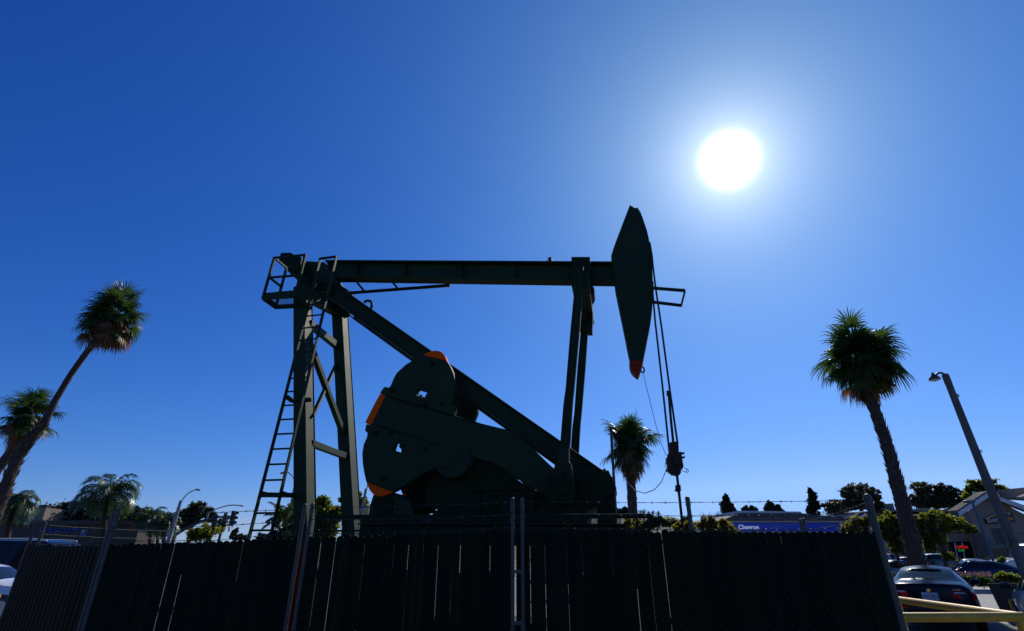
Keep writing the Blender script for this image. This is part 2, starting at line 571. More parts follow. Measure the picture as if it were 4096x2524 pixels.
build('equalizer_strap', q, GREEN2, pump, bevel=0.01)

# pitmans
pit = [('D', 528, 252), ('D', 588, 255), ('D', 586, 330), ('D', 572, 600), ('D', 545, 960), ('D', 495, 1500), ('E', 415, 200), ('E', 405, 330), ('E', 392, 560), ('E', 384, 640), ('E', 378, 745), ('E', 296, 745), ('E', 306, 560), ('E', 318, 410), ('E', 330, 260), ('E', 338, 200), ('D', 408, 1500), ('D', 452, 960), ('D', 487, 600), ('D', 510, 340)]
pit_px = [px(*p) for p in pit]
boss_px = [px('C', *p) for p in [(1622, 800), (1700, 800), (1698, 905), (1714, 922), (1722, 960), (1732, 1040), (1742, 1110), (1738, 1160), (1716, 1205), (1680, 1232), (1630, 1240), (1585, 1225), (1555, 1190), (1543, 1140), (1552, 1070), (1575, 985), (1600, 900)]]
for v0, nm in ((VN, 'near'), (VF, 'far')):
    base = [M('', x, y, VN) for x, y in pit_px]
    boss = [M('', x, y, VN) for x, y in boss_px]
    dv = v0 - VN
    q = MB()
    # channel section: two flanges and a recessed web
    pts = shift(base, dv)
    q.prism([w + MV * 0.03 for w in pts], MV * 0.10)
    half = len(pts) // 2
    for i in range(0, len(pts) - 1):
        a, b = pts[i], pts[i + 1]
        if (a - b).length < 0.12 or i == 0:
            continue
        inw = (sum(pts, Vector()) / len(pts) - (a + b) / 2)
        d = (b - a).normalized(); inw = (inw - d * inw.dot(d)).normalized()
        q.prism([a, b, b + inw * 0.03, a + inw * 0.03], MV * 0.031)
    pm = build('pitman', q, GREEN, pump, bevel=0.006)
    q = MB()
    q.prism(shift(boss, dv - 0.07), MV * 0.24)
    bb = build('wrist_pin_boss', q, GREEN, pm, bevel=0.02)
    q = MB()
    c = M('C', 1640, 1105, VN) + MV * dv
    q.cyl(c - MV * 0.13, c, 0.235, n=32); q.cyl(c - MV * 0.17, c, 0.15, n=28)
    for k in range(6):
        aa = k * math.pi / 3 + 0.3
        w = c + MU * math.cos(aa) * 0.265 + MZ * math.sin(aa) * 0.265
        q.cyl(w - MV * 0.10, w, 0.022, n=8)
    build('wrist_pin_cover', q, GREEN2, pm, bevel=0.008)

# cranks with bolted counterweights, near side and far side in step
CRV = 10.13
crank_poly = [px('C', *p) for p in [(268, 383), (310, 400), (560, 472), (805, 545), (1000, 600), (1130, 632), (1230, 655), (1275, 680), (1350, 740), (1440, 822), (1520, 900), (1590, 965), (1660, 1060), (1640, 1180), (1560, 1195), (1500, 1160), (1430, 1115), (1330, 1055), (1240, 1000), (1170, 945), (1100, 910), (900, 848), (720, 790), (560, 738), (380, 682), (195, 625), (160, 612)]]
crank_tip = [px('C', *p) for p in [(225, 374), (268, 383), (160, 612), (134, 607), (108, 597), (140, 535), (180, 455)]]
cw_up = [px('C', *p) for p in [(230, 372), (265, 322), (300, 330), (315, 312), (335, 262), (360, 216), (430, 152), (500, 108), (565, 76), (750, 121), (775, 160), (795, 205), (808, 250), (818, 300), (815, 350), (795, 400), (770, 456), (795, 462), (822, 472), (805, 543), (560, 470), (310, 398)]]
cw_up_tip = [px('C', *p) for p in [(565, 76), (590, 60), (625, 47), (660, 42), (690, 45), (715, 58), (735, 82), (750, 121)]]
cw_up_hole = [px('C', *p) for p in [(520, 345), (530, 341), (592, 358), (597, 366), (577, 405), (570, 409), (552, 404), (557, 386), (540, 381), (534, 398), (510, 392)]]
cw_lo = [px('C', *p) for p in [(125, 612), (195, 627), (380, 684), (560, 740), (720, 792), (860, 836), (840, 880), (760, 945), (640, 960), (560, 1000), (500, 1040), (420, 1092), (330, 1139), (125, 1063), (108, 990), (97, 920), (93, 840), (104, 772), (130, 712), (134, 680), (114, 664)]]
cw_lo_tip = [px('C', *p) for p in [(125, 1063), (330, 1139), (290, 1158), (250, 1172), (215, 1172), (180, 1158), (155, 1130), (137, 1095)]]
cw_lo_hole = [px('C', *p) for p in [(352, 757), (360, 755), (382, 760), (378, 782), (402, 788), (407, 768), (420, 772), (423, 780), (405, 828), (398, 833), (338, 815), (335, 806)]]
def on(pts, dv):
    return [M('', x, y, CRV) + MV * dv for x, y in pts]
for dv, flip in ((0.0, 1), (1.86, -1)):
    q = MB()
    q.prism(on(crank_poly, dv + 0.05), MV * 0.14)
    # toothed racks along both edges of the arm
    for (xa, ya), (xb, yb) in (((310, 404), (1000, 606)), ((200, 622), (900, 842))):
        p0, p1 = M('C', xa, ya, CRV) + MV * (dv + 0.04), M('C', xb, yb, CRV) + MV * (dv + 0.04)
        n = 46
        d = (p1 - p0) / n
        for k in range(n):
            q.bar(p0 + d * (k + 0.1), p0 + d * (k + 0.62), 0.05, 0.035, MV)
    hub = M('C', 790, 885, CRV) + MV * dv
    q.cyl(hub + MV * 0.02, hub + MV * 0.26, 0.36, n=36)
    ck = build('crank', q, GREEN, pump, bevel=0.008)
    q = MB(); q.prism(on(crank_tip, dv + 0.045), MV * 0.15)
    build('crank_tip', q, ORANGE, ck, bevel=0.008, label='orange end of the crank arm')
    for poly, tip_, hole, bolts in ((cw_up, cw_up_tip, cw_up_hole, [(635, 148), (333, 353), (585, 455), (710, 460)]),
                                    (cw_lo, cw_lo_tip, cw_lo_hole, [(200, 680), (320, 682), (258, 1035), (585, 800)])):
        q = MB(); q.prism(on(poly, dv), MV * 0.16, [on(hole, dv)])
        cw = build('counterweight', q, GREEN, pump, bevel=0.012)
        q = MB(); q.prism(on(tip_, dv), MV * 0.16)
        build('counterweight_tip', q, ORANGE, cw, bevel=0.012, label='orange painted edge of the counterweight')
        for x, y in bolts:
            q = MB()
            c = M('C', x, y, CRV) + MV * dv
            q.cyl(c - MV * 0.02, c + MV * 0.03, 0.055, n=6)
            q.cyl(c - MV * 0.045, c, 0.03, n=10)
            build('bolt', q, GREEN2, cw)

# samson post: two rear legs, two long front legs, cross beam at the top
LN, LF = 10.0, 12.1
def leg(tag_l, pts, v, name='rear_leg'):
    """pts: the left and right outline of the dark face, top to bottom"""
    q = MB()
    (xa, ya, xb, yb), (xc, yc, xd, yd) = pts
    w0 = 0.34
    tl, tr = M(tag_l, xa, ya, v), M(tag_l, xb, yb, v)
    bl, br = M(tag_l, xc, yc, v), M(tag_l, xd, yd, v)
    p0, p1 = (tl + tr) / 2, (bl + br) / 2
    d = (p1 - p0).normalized()
    p1 = p1 + d * (p1.z / -d.z - 0.15)
    wa = (tr - tl).dot(MU)
    q.ibeam(p0, p1, wa, 0.30, MU, 0.022, 0.02)
    return q, p0, p1
# fit the leg to both ends of what shows of it
def leg_between(top, bot, v, wu, wv, m=GREEN):
    p0, p1 = M('', *top, v), M('', *bot, v)
    d = (p1 - p0).normalized()
    p1 = p1 + d * ((p1.z - 0.25) / -d.z)
    q = MB()
    q.box((p0 + p1) / 2, (wu, wv, (p1 - p0).length), axes=[(MU - d * MU.dot(d)).normalized(), MV, -d])
    for k in (-1, 1):                              # flange lips on both faces
        q.box((p0 + p1) / 2 + MV * k * (wv / 2 + 0.008) , (wu + 0.03, 0.02, (p1 - p0).length - 0.01), axes=[(MU - d * MU.dot(d)).normalized(), MV, -d])
    q.box(p1 + MZ * 0.02, (wu + 0.25, wv + 0.25, 0.05), axes=[MU, MV, MZ])
    return q, p0, p1
qn, n0, n1 = leg_between((1212, 1155), (1221, 2080), LN, 0.25, 0.34)
build('rear_leg', qn, GREEN, pump, bevel=0.008)
qf, f0, f1 = leg_between((1359, 1235), (1406, 2080), LF, 0.27, 0.36)
build('rear_leg', qf, GREEN, pump, bevel=0.008)
# front legs
for v0 in (10.55, 11.75):
    a, b = M('', 1352, 1180, 10.5) + MV * (v0 - 10.5), M('', 2335, 1876, 10.5) + MV * (v0 - 10.5)
    q = MB()
    q.ibeam(a - (b - a) * 0.02, b + (b - a) * 0.075, 0.24, 0.37, MV, 0.03, 0.025)
    build('front_leg', q, GREEN, pump, bevel=0.006)
q = MB()
q.bar(M('A', 640, 560, LN + 0.05), M('A', 1120, 830, LF + 0.1), 0.30, 0.55, MU)
q.prism(MM('A', [(690, 420), (900, 470), (1085, 530), (1235, 640), (1200, 900), (1120, 930), (1010, 870), (960, 760), (800, 660), (700, 610)], VC + 0.5), MV * 0.12)
q.prism(MM('A', [(640, 430), (900, 470), (1085, 530), (1180, 610), (900, 600), (720, 620)], VC - 0.45), MV * 0.12)
build('post_head', q, GREEN2, pump, bevel=0.012)
for x, y, v in ((845, 600, 10.6), (890, 655, 10.9), (980, 733, 11.5)):
    c = M('A', x, y, v)
    q = MB()
    q.cyl(c - MZ * 0.03 - MV * 0.35, c - MV * 0.30, 0.10, n=6)
    build('hex_bolt', q, SUNGREEN, pump)
# bracing between the rear legs
q = MB()
def brace(a, va, b, vb, w, h):
    q = MB()
    q.bar(M('', *a, va), M('', *b, vb), w, h, MU)
    return build('brace', q, GREEN, pump, bevel=0.004)
brace((1242, 1772), LN + .1, (1388, 1828), LF - .1, 0.13, 0.13)
brace((1236, 1292), LN + .1, (1352, 1388), LF - .1, 0.14, 0.16)
brace((1238, 1372), LN + .1, (1379, 1752), LF - .1, 0.12, 0.12)
brace((1348, 1450), LF - .1, (1250, 1665), LN + .1, 0.08, 0.06)
# lifting eye and tie rod
q = MB()
q.tube(MM('A', [(1385, 760), (1395, 742), (1425, 733), (1458, 742), (1474, 765), (1474, 800), (1462, 830)], 10.55), 0.035, 10)
build('lifting_eye', q, GREEN, pump, smooth=True)
q = MB()
q.bar(M('A', 1180, 643, VC + 0.3), M('A', 2420, 548, VC + 0.3), 0.05, 0.07, MV)
for x0, y0, x1, y1 in ((1300, 520, 1385, 620), (1735, 520, 1785, 585)):
    q.bar(M('A', x0, y0, VC + 0.3), M('A', x1, y1, VC + 0.3), 0.045, 0.055, MV)
build('tie_rod', q, GREEN2, pump)
# loose control cable along the front leg
q = MB()
q.tube(MM('A', [(1050, 700), (1200, 860), (1330, 985), (1440, 1090), (1600, 1200), (1780, 1330), (1960, 1452)], 10.2), 0.012, 6)
build('control_cable', q, GALVDARK, pump)

# service platform with its railing
PN, PF = 9.42, 9.92
A_ = lambda x, y, v: M('A', x, y, v)
q = MB()
c00, c10 = A_(152, 712, PN), A_(545, 690, PN)      # near edge
c01, c11 = c00 + MV * (PF - PN), c10 + MV * (PF - PN)
for a, b in ((c00, c10), (c01, c11)):
    q.bar(a + MZ * 0.03, b + MZ * 0.03, 0.04, 0.11, MV)
q.bar(c00 + MZ * 0.03, c01 + MZ * 0.03, 0.04, 0.11, MU)
q.bar(c10 + MZ * 0.03, c11 + MZ * 0.03, 0.04, 0.11, MU)
pf = build('platform', q, GREEN, pump, bevel=0.004)
q = MB()                                           # expanded metal floor
nx, ny = 22, 10
ex, ey = (c10 - c00) / nx, (c01 - c00) / ny
for i in range(nx + 1):
    q.bar(c00 + ex * i, c00 + ex * i + ey * ny, 0.003, 0.006, MU)
for j in range(ny + 1):
    q.bar(c00 + ey * j + MZ * 0.001, c00 + ey * j + ex * nx + MZ * 0.001, 0.003, 0.006, MV)
build('floor_grating', q, GALVDARK, pf)
q = MB()
t00, m00 = A_(295, 215, PN), A_(238, 455, PN)
t10, m10 = A_(668, 180, PN), A_(608, 425, PN)
for a, b in ((t00, t10), (m00, m10), (t00, t00 + MV * .5), (m00, m00 + MV * .5)):
    q.bar(a, b, 0.045, 0.045)
q.bar(t00 + MZ * .02, c00, 0.05, 0.05, MU); q.bar(t10 + MZ * .02, c10, 0.055, 0.05, MU)
q.bar(t00 + MV * .5 + MZ * .02, c01, 0.05, 0.05, MU)
q.prism([A_(166, 640, PN), A_(545, 605, PN), A_(545, 686, PN), A_(152, 712, PN)], MV * 0.012)
q.prism([c00 + MZ * .12 + MU * .001, c00 + MU * .001, c01 + MU * .001, c01 + MZ * .12 + MU * .001], MU * 0.012)
build('railing', q, GREEN, pf, bevel=0.004)

# ladder
lt, lb = (9.72, 9.30)
def on_ladder(x, y, tag_='A'):
    X, Y = px(tag_, x, y)
    k = (Y - 1034) / (2160 - 1034)
    return M('', X, Y, lt + (lb - lt) * k)
la0, la1 = on_ladder(850, 225), on_ladder(994, 2160, '')
ra0, ra1 = on_ladder(1045, 200), on_ladder(1079, 2160, '')
q = MB()
for a, b in ((la0, la1), (ra0, ra1)):
    d = (b - a).normalized()
    q.bar(a, b + d * (b.z - 0.02) / -d.z, 0.03, 0.075, MU)
q.bar(la0, ra0, 0.05, 0.045)
ladder = build('ladder', q, GREEN, pump, bevel=0.004)
n = 28
d = (la1 - la0)
k = 0.06
while True:
    a, b = la0 + (la1 - la0) * k, ra0 + (ra1 - ra0) * k
    if a.z < 0.3:
        break
    q = MB(); q.tube([a, b], 0.019, 8)
    build('rung', q, GREEN, ladder, smooth=True)
    k += 0.3 / (la1 - la0).length
for (xa, ya), (xb, yb), (xc, yc) in (((277, 352), (318, 385), (460, 375)), ((82, 1085), (130, 1095), (350, 1098)), ((240, 1085), (270, 1095), (350, 1100))):
    a, b, c = on_ladder(xa, ya, 'B'), M('B', xb, yb, 9.55), M('B', xc, yc, 9.88)
    q = MB(); q.bar(a, b + (b - a) * .02, 0.05, 0.09, MV); q.bar(b, c, 0.05, 0.09, MV)
    build('ladder_bracket', q, GREEN, ladder, bevel=0.004)

# front pedestal, inclined girder, gear reducer, base, motor
plate('front_girder', 'C', [(1745, 1092), (1850, 1040), (1955, 985), (2002, 968), (2066, 1105), (2052, 1135), (1912, 1250), (1820, 1287), (1700, 1352), (1560, 1420), (1380, 1430), (1420, 1300), (1560, 1190)], VC - 0.62, 1.24, GREEN2)
q = MB()
p0, p1 = M('C', 1958, 1095, VC - 0.6), M('C', 1962, 1420, VC - 0.6)
q.prism(MM('C', [(1912, 1120), (2050, 1085), (2072, 1440), (1918, 1440)], VC - 0.55), MV * 0.34)
q.prism(MM('C', [(2002, 1100), (2012, 1100), (2020, 1440), (2008, 1440)], VC - 0.58), MV * 0.03)
build('front_pedestal', q, GREEN2, pump, bevel=0.01)
q = MB()
q.prism([w - MZ * 1.8 for w in MM('C', [(1918, 1200), (2060, 1200), (2072, 1440), (1918, 1440)], VC - 0.56)], MV * 0.36)
build('pedestal_foot', q, GREEN2, pump, bevel=0.01)
q = MB()
q.prism(MM('C', [(1955, 965), (1978, 955), (1985, 972), (1960, 985)], VC - 0.5), MV * 0.2)
build('girder_lug', q, GREEN2, pump)
for x, y in ((1915, 1022), (1760, 1148), (1690, 1345), (1740, 1350)):
    c = M('C', x, y, VC - 0.66)
    q = MB(); q.cyl(c, c + MV * 0.1, 0.05, n=8)
    build('girder_bolt', q, GREEN2, pump)
c = M('C', 1750, 1320, VC - 0.75)
q = MB(); q.cyl(c, c + MV * 1.3, 0.22, n=24)
build('girder_roller', q, GREEN2, pump)
q = MB()
q.prism(MM('C', [(560, 960), (720, 940), (1090, 918), (1180, 960), (1330, 1065), (1425, 1125), (1425, 1200), (600, 1260)], VC - 0.52), MV * 1.04)
q.prism(MM('C', [(1400, 1110), (1560, 1180), (1500, 1300), (1400, 1260)], VC - 0.5), MV * 1.0)
q.prism(MM('C', [(925, 1092), (1390, 1082), (1395, 1125), (920, 1130)], VC - 0.66), MV * 1.3)
for v_ in (VC - 0.63, ):
    for x in range(960, 1390, 52):
        c = M('C', x, 1108, VC - 0.68)
        q.cyl(c, c + MV * 0.05, 0.03, n=6)
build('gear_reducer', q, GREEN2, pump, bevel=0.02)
q = MB()
q.prism(MM('C', [(900, 1132), (1425, 1128), (1432, 1250), (1440, 1500), (600, 1500), (640, 1300)], VC - 0.60), MV * 1.2)
for x in (1000, 1115, 1230, 1345):
    q.prism(MM('C', [(x, 1140), (x + 14, 1140), (x + 14, 1330), (x, 1330)], VC - 0.65), MV * 0.06)
build('reducer_pedestal', q, GREEN2, pump, bevel=0.012)
q = MB()
q.prism([w - MZ * 1.75 for w in MM('C', [(600, 1330), (1440, 1330), (1440, 1500), (600, 1500)], VC - 0.605)], MV * 1.2)
build('pedestal_foot', q, GREEN2, pump, bevel=0.012)
q = MB()
q.ibeam(M('C', 70, 1460, VC - 0.75), M('C', 2150, 1470, VC - 0.75), 0.25, 0.35, MV)
q.ibeam(M('C', 70, 1460, VC - 0.75) + MV * 1.5, M('C', 2150, 1470, VC - 0.75) + MV * 1.5, 0.25, 0.35, MV)
for w in (M('C', 300, 1470, VC - 0.7), M('C', 1000, 1475, VC - 0.7), M('C', 1900, 1480, VC - 0.7)):
    q.box(Vector((w.x, w.y, 0.6)) + MV * 0.7, (0.7, 1.8, w.z - 0.55 + 0.1), axes=[MU, MV, MZ])
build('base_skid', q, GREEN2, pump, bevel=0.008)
# prime mover: housing with a round fan grille
VM = 10.25
q = MB()
q.prism(MM('C', [(178, 1158), (330, 1140), (470, 1215), (500, 1340), (80, 1345), (140, 1320), (152, 1240)], VM), MV * 0.9)
q.prism(MM('C', [(75, 1320), (540, 1300), (540, 1490), (75, 1490)], VM + 0.15), MV * 0.9)
mo = build('motor', q, GREEN, pump, bevel=0.03)
q = MB()
c = M('C', 255, 1245, VM)
q.cyl(c - MV * 0.05, c + MV * 0.02, 0.205, n=36)
build('fan_cover', q, GREEN2, mo, bevel=0.01)
q = MB()
cc = c - MV * 0.055
for k in range(-8, 9):
    h = 0.18 * math.cos(k / 9.5 * math.pi / 2)
    x0 = cc + MU * (k * 0.02)
    sl = 0.10 if k < 0 else -0.10
    if k == 0:
        q.bar(x0 - MZ * 0.185, x0 + MZ * 0.185, 0.016, 0.012, MU)
    else:
        q.bar(x0 - MZ * h, x0 + MZ * h, 0.007, 0.012, MU)
ring = [cc + MU * 0.2 * math.cos(t * math.pi / 16) + MZ * 0.2 * math.sin(t * math.pi / 16) for t in range(32)]
q.tube(ring, 0.014, 6, closed=True)
build('fan_grille', q, GREEN, mo)
q = MB()
q.prism(MM('C', [(420, 1110), (600, 1000), (640, 1290), (470, 1340)], VM + 0.5), MV * 0.25)
build('belt_guard', q, GREEN2, pump, bevel=0.02)

# bridle, carrier bar, polished rod
q = MB()
q.tube([M('F', 1130, 720, VC - .28), M('F', 1166, 930, VC - .3), M('D', 1287, 240, VC - .3), M('D', 1315, 470, VC - .3), M('D', 1375, 870, VC - .25), M('D', 1460, 1512, VC - .2), M('G', 617, 640, VC - .17)], 0.021, 8)
cable_a = build('bridle_rope', q, CABLE, pump, smooth=True)
q = MB()
q.tube([M('D', 1287, 420, VC + .3), M('D', 1289, 540, VC + .3), M('D', 1310, 800, VC + .25), M('D', 1390, 1512, VC + .2), M('G', 467, 860, VC + .1)], 0.021, 8)
build('bridle_rope', q, CABLE, pump, smooth=True)
q = MB()
q.prism(MM('G', [(470, 605), (510, 603), (520, 592), (585, 592), (630, 608), (640, 700), (640, 790), (690, 785), (695, 800), (700, 880), (715, 980), (730, 1040), (725, 1090), (685, 1115), (682, 1190), (665, 1205), (625, 1208), (600, 1218), (500, 1203), (495, 1175), (450, 1160), (437, 1080), (425, 1000), (420, 900), (428, 830), (470, 815)], VC - 0.13), MV * 0.26)
cb = build('carrier_bar', q, RUST, pump, bevel=0.012, label='rusty brown carrier bar')
for x, y, x1, y1 in ((690, 825, 740, 812), (700, 900, 748, 890), (430, 935, 392, 940), (435, 1008, 400, 1006), (440, 1150, 398, 1145)):
    q = MB()
    q.cyl(M('G', x, y, VC), M('G', x1, y1, VC), 0.022, n=8)
    q.cyl(M('G', x1 - 3, y1, VC), M('G', x1 + 3, y1, VC), 0.03, n=8)
    build('clamp_bolt', q, RUST, cb)
q = MB()
for k in range(4):
    q.bar(M('G', 505, 625 + k * 30, VC - .14), M('G', 620, 622 + k * 30, VC - .14), 0.02, 0.03, MV)
q.prism(MM('G', [(560, 920), (640, 930), (650, 1090), (560, 1060)], VC - 0.17), MV * 0.05)
build('load_cell', q, RUST, cb)
q = MB()
q.tube([M('E', 1240, 140, VC), M('E', 1262, 400, VC), M('E', 1281, 580, VC), M('G', 540, 900, VC), M('E', 1311, 850, VC), M('E', 1330, 1010, VC), M('E', 1366, 1345, VC)], 0.026, 10)
pr0, pr1 = M('E', 1311, 850, VC), M('E', 1366, 1345, VC)
dd = (pr1 - pr0).normalized()
q.tube([pr1 - dd * .05, pr1 + dd * (pr1.z - 0.5) / -dd.z], 0.026, 10)
q.cyl(M('E', 1239, 138, VC), M('E', 1242, 180, VC), 0.042, n=12)
pr = build('polished_rod', q, RUST, pump, smooth=True)
q = MB()
q.prism(MM('E', [(1302, 948), (1345, 945), (1350, 1003), (1320, 1003), (1298, 992), (1306, 972)], VC - .1), MV * 0.2)
build('rod_clamp', q, RUST, pr, bevel=0.012)
q = MB()
wh = pr1 + dd * (pr1.z - 0.55) / -dd.z
q.cyl((wh.x, wh.y, 0.0), (wh.x, wh.y, 0.55), 0.16, n=24); q.cyl((wh.x, wh.y, 0.55), (wh.x, wh.y, 0.85), 0.09, n=20)
q.cyl((wh.x, wh.y, 0.40), (wh.x, wh.y, 0.46), 0.24, n=24)
q.cyl((wh.x - 0.5, wh.y, 0.62), (wh.x + 0.5, wh.y, 0.62), 0.06, n=14)
tag(build('wellhead', q, RUST, None, origin=(wh.x, wh.y, 0), smooth=True), 'rusty wellhead with a side pipe under the hanging polished rod', 'wellhead')
# thin signal cable from the hook to the carrier bar and on to the conduit pole
q = MB()
q.tube([M('D', 1188, 1335, VC), M('E', 1025, 0, VC), M('E', 1075, 210, VC), M('E', 1130, 430, VC), M('E', 1170, 575, VC), M('E', 1222, 700, VC), M('G', 425, 900, VC - .15)], 0.006, 6)
q.tube([M('G', 412, 960, VC - .15), M('G', 385, 990, VC - .15), M('G', 380, 1070, VC - .15), M('G', 395, 1090, VC - .15), M('G', 430, 1075, VC - .15)], 0.006, 6)
q.tube([M('G', 430, 1080, VC - .15), M('G', 390, 1160, VC), M('E', 1180, 920, VC + .2), M('E', 1120, 990, VC + .4), M('E', 1035, 1022, VC + .6), M('E', 950, 998, VC + .7), M('E', 880, 920, VC + .8), M('E', 832, 820, VC + .9), M('E', 790, 640, VC + .95), M('E', 758, 480, VC + 1)], 0.008, 6)
q.tube([M('G', 690, 1140, VC), M('G', 750, 1168, VC), M('G', 800, 1182, VC), M('G', 828, 1165, VC), M('G', 815, 1130, VC), M('G', 735, 1090, VC)], 0.006, 6)
q.tube([M('G', 800, 1178, VC), M('G', 780, 1160, VC), M('G', 778, 1135, VC), M('G', 800, 1128, VC), M('G', 822, 1150, VC)], 0.006, 6)
tag(build('signal_cable', q, CABLE, None, smooth=True), 'thin dark cable looping from the rusty carrier bar to the pale conduit', 'cable')
q = MB()
ct = M('E', 743, 458, VC + 1.0)
cbm = M('E', 770, 930, VC + 1.0)
dd = (cbm - ct).normalized()
q.tube([ct, cbm, cbm + dd * (cbm.z / -dd.z)], 0.03, 10)
q.ball(ct, 0.032)
tag(build('conduit_pole', q, GALV, None, origin=(cbm.x, cbm.y, 0), smooth=True), 'thin pale conduit pole standing right of the front pedestal', 'pole')

# welded mesh guard rail round the machine
gr = thing('guard_rail', 'low dark green guard rail filled with welded wire mesh beside the pump jack', 'railing', (M('', 1300, 2090, 9.2).x, M('', 1300, 2090, 9.2).y, 0))
GV = 9.15
ga, gb = M('', 1268, 2068, GV), M('', 2606, 2064, GV)
q = MB(); q.bar(ga, gb, 0.06, 0.07, MV)
build('top_rail', q, GREEN2, gr, bevel=0.006)
ha, hb = M('', 1268, 2123, GV), M('', 2606, 2118, GV)
q = MB(); q.bar(ha, hb, 0.03, 0.03, MV)
build('mid_rail', q, GREEN2, gr)
q = MB()
L = (gb - ga).length
dirg = (gb - ga).normalized()
nv = int(L / 0.065)
for k in range(nv):
    p = ga + dirg * (k + 0.5) * L / nv
    q.bar(p, Vector((p.x, p.y, 0.6)), 0.004, 0.004, MU)
for k in range(15):
    dz = MZ * -(0.05 + k * 0.065)
    q.bar(ga + dz, gb + dz, 0.004, 0.004, MV)
build('wire_mesh', q, BLACK, gr)
for k, X in enumerate((1272, 1395, 1700, 2020, 2300)):
    p = ga + dirg * L * (X - 1268) / (2606 - 1268)
    q = MB(); q.bar(p, Vector((p.x, p.y, 0)), 0.06, 0.06, MU)
    build('post', q, GREEN2, gr)
q = MB()
q.prism(MM('J', [(1700, 590), (1780, 592), (1690, 1080), (1600, 1200), (1400, 1130), (1395, 880), (1480, 830)], GV - 0.03), MV * 0.05)
build('corner_gusset', q, GREEN2, gr)

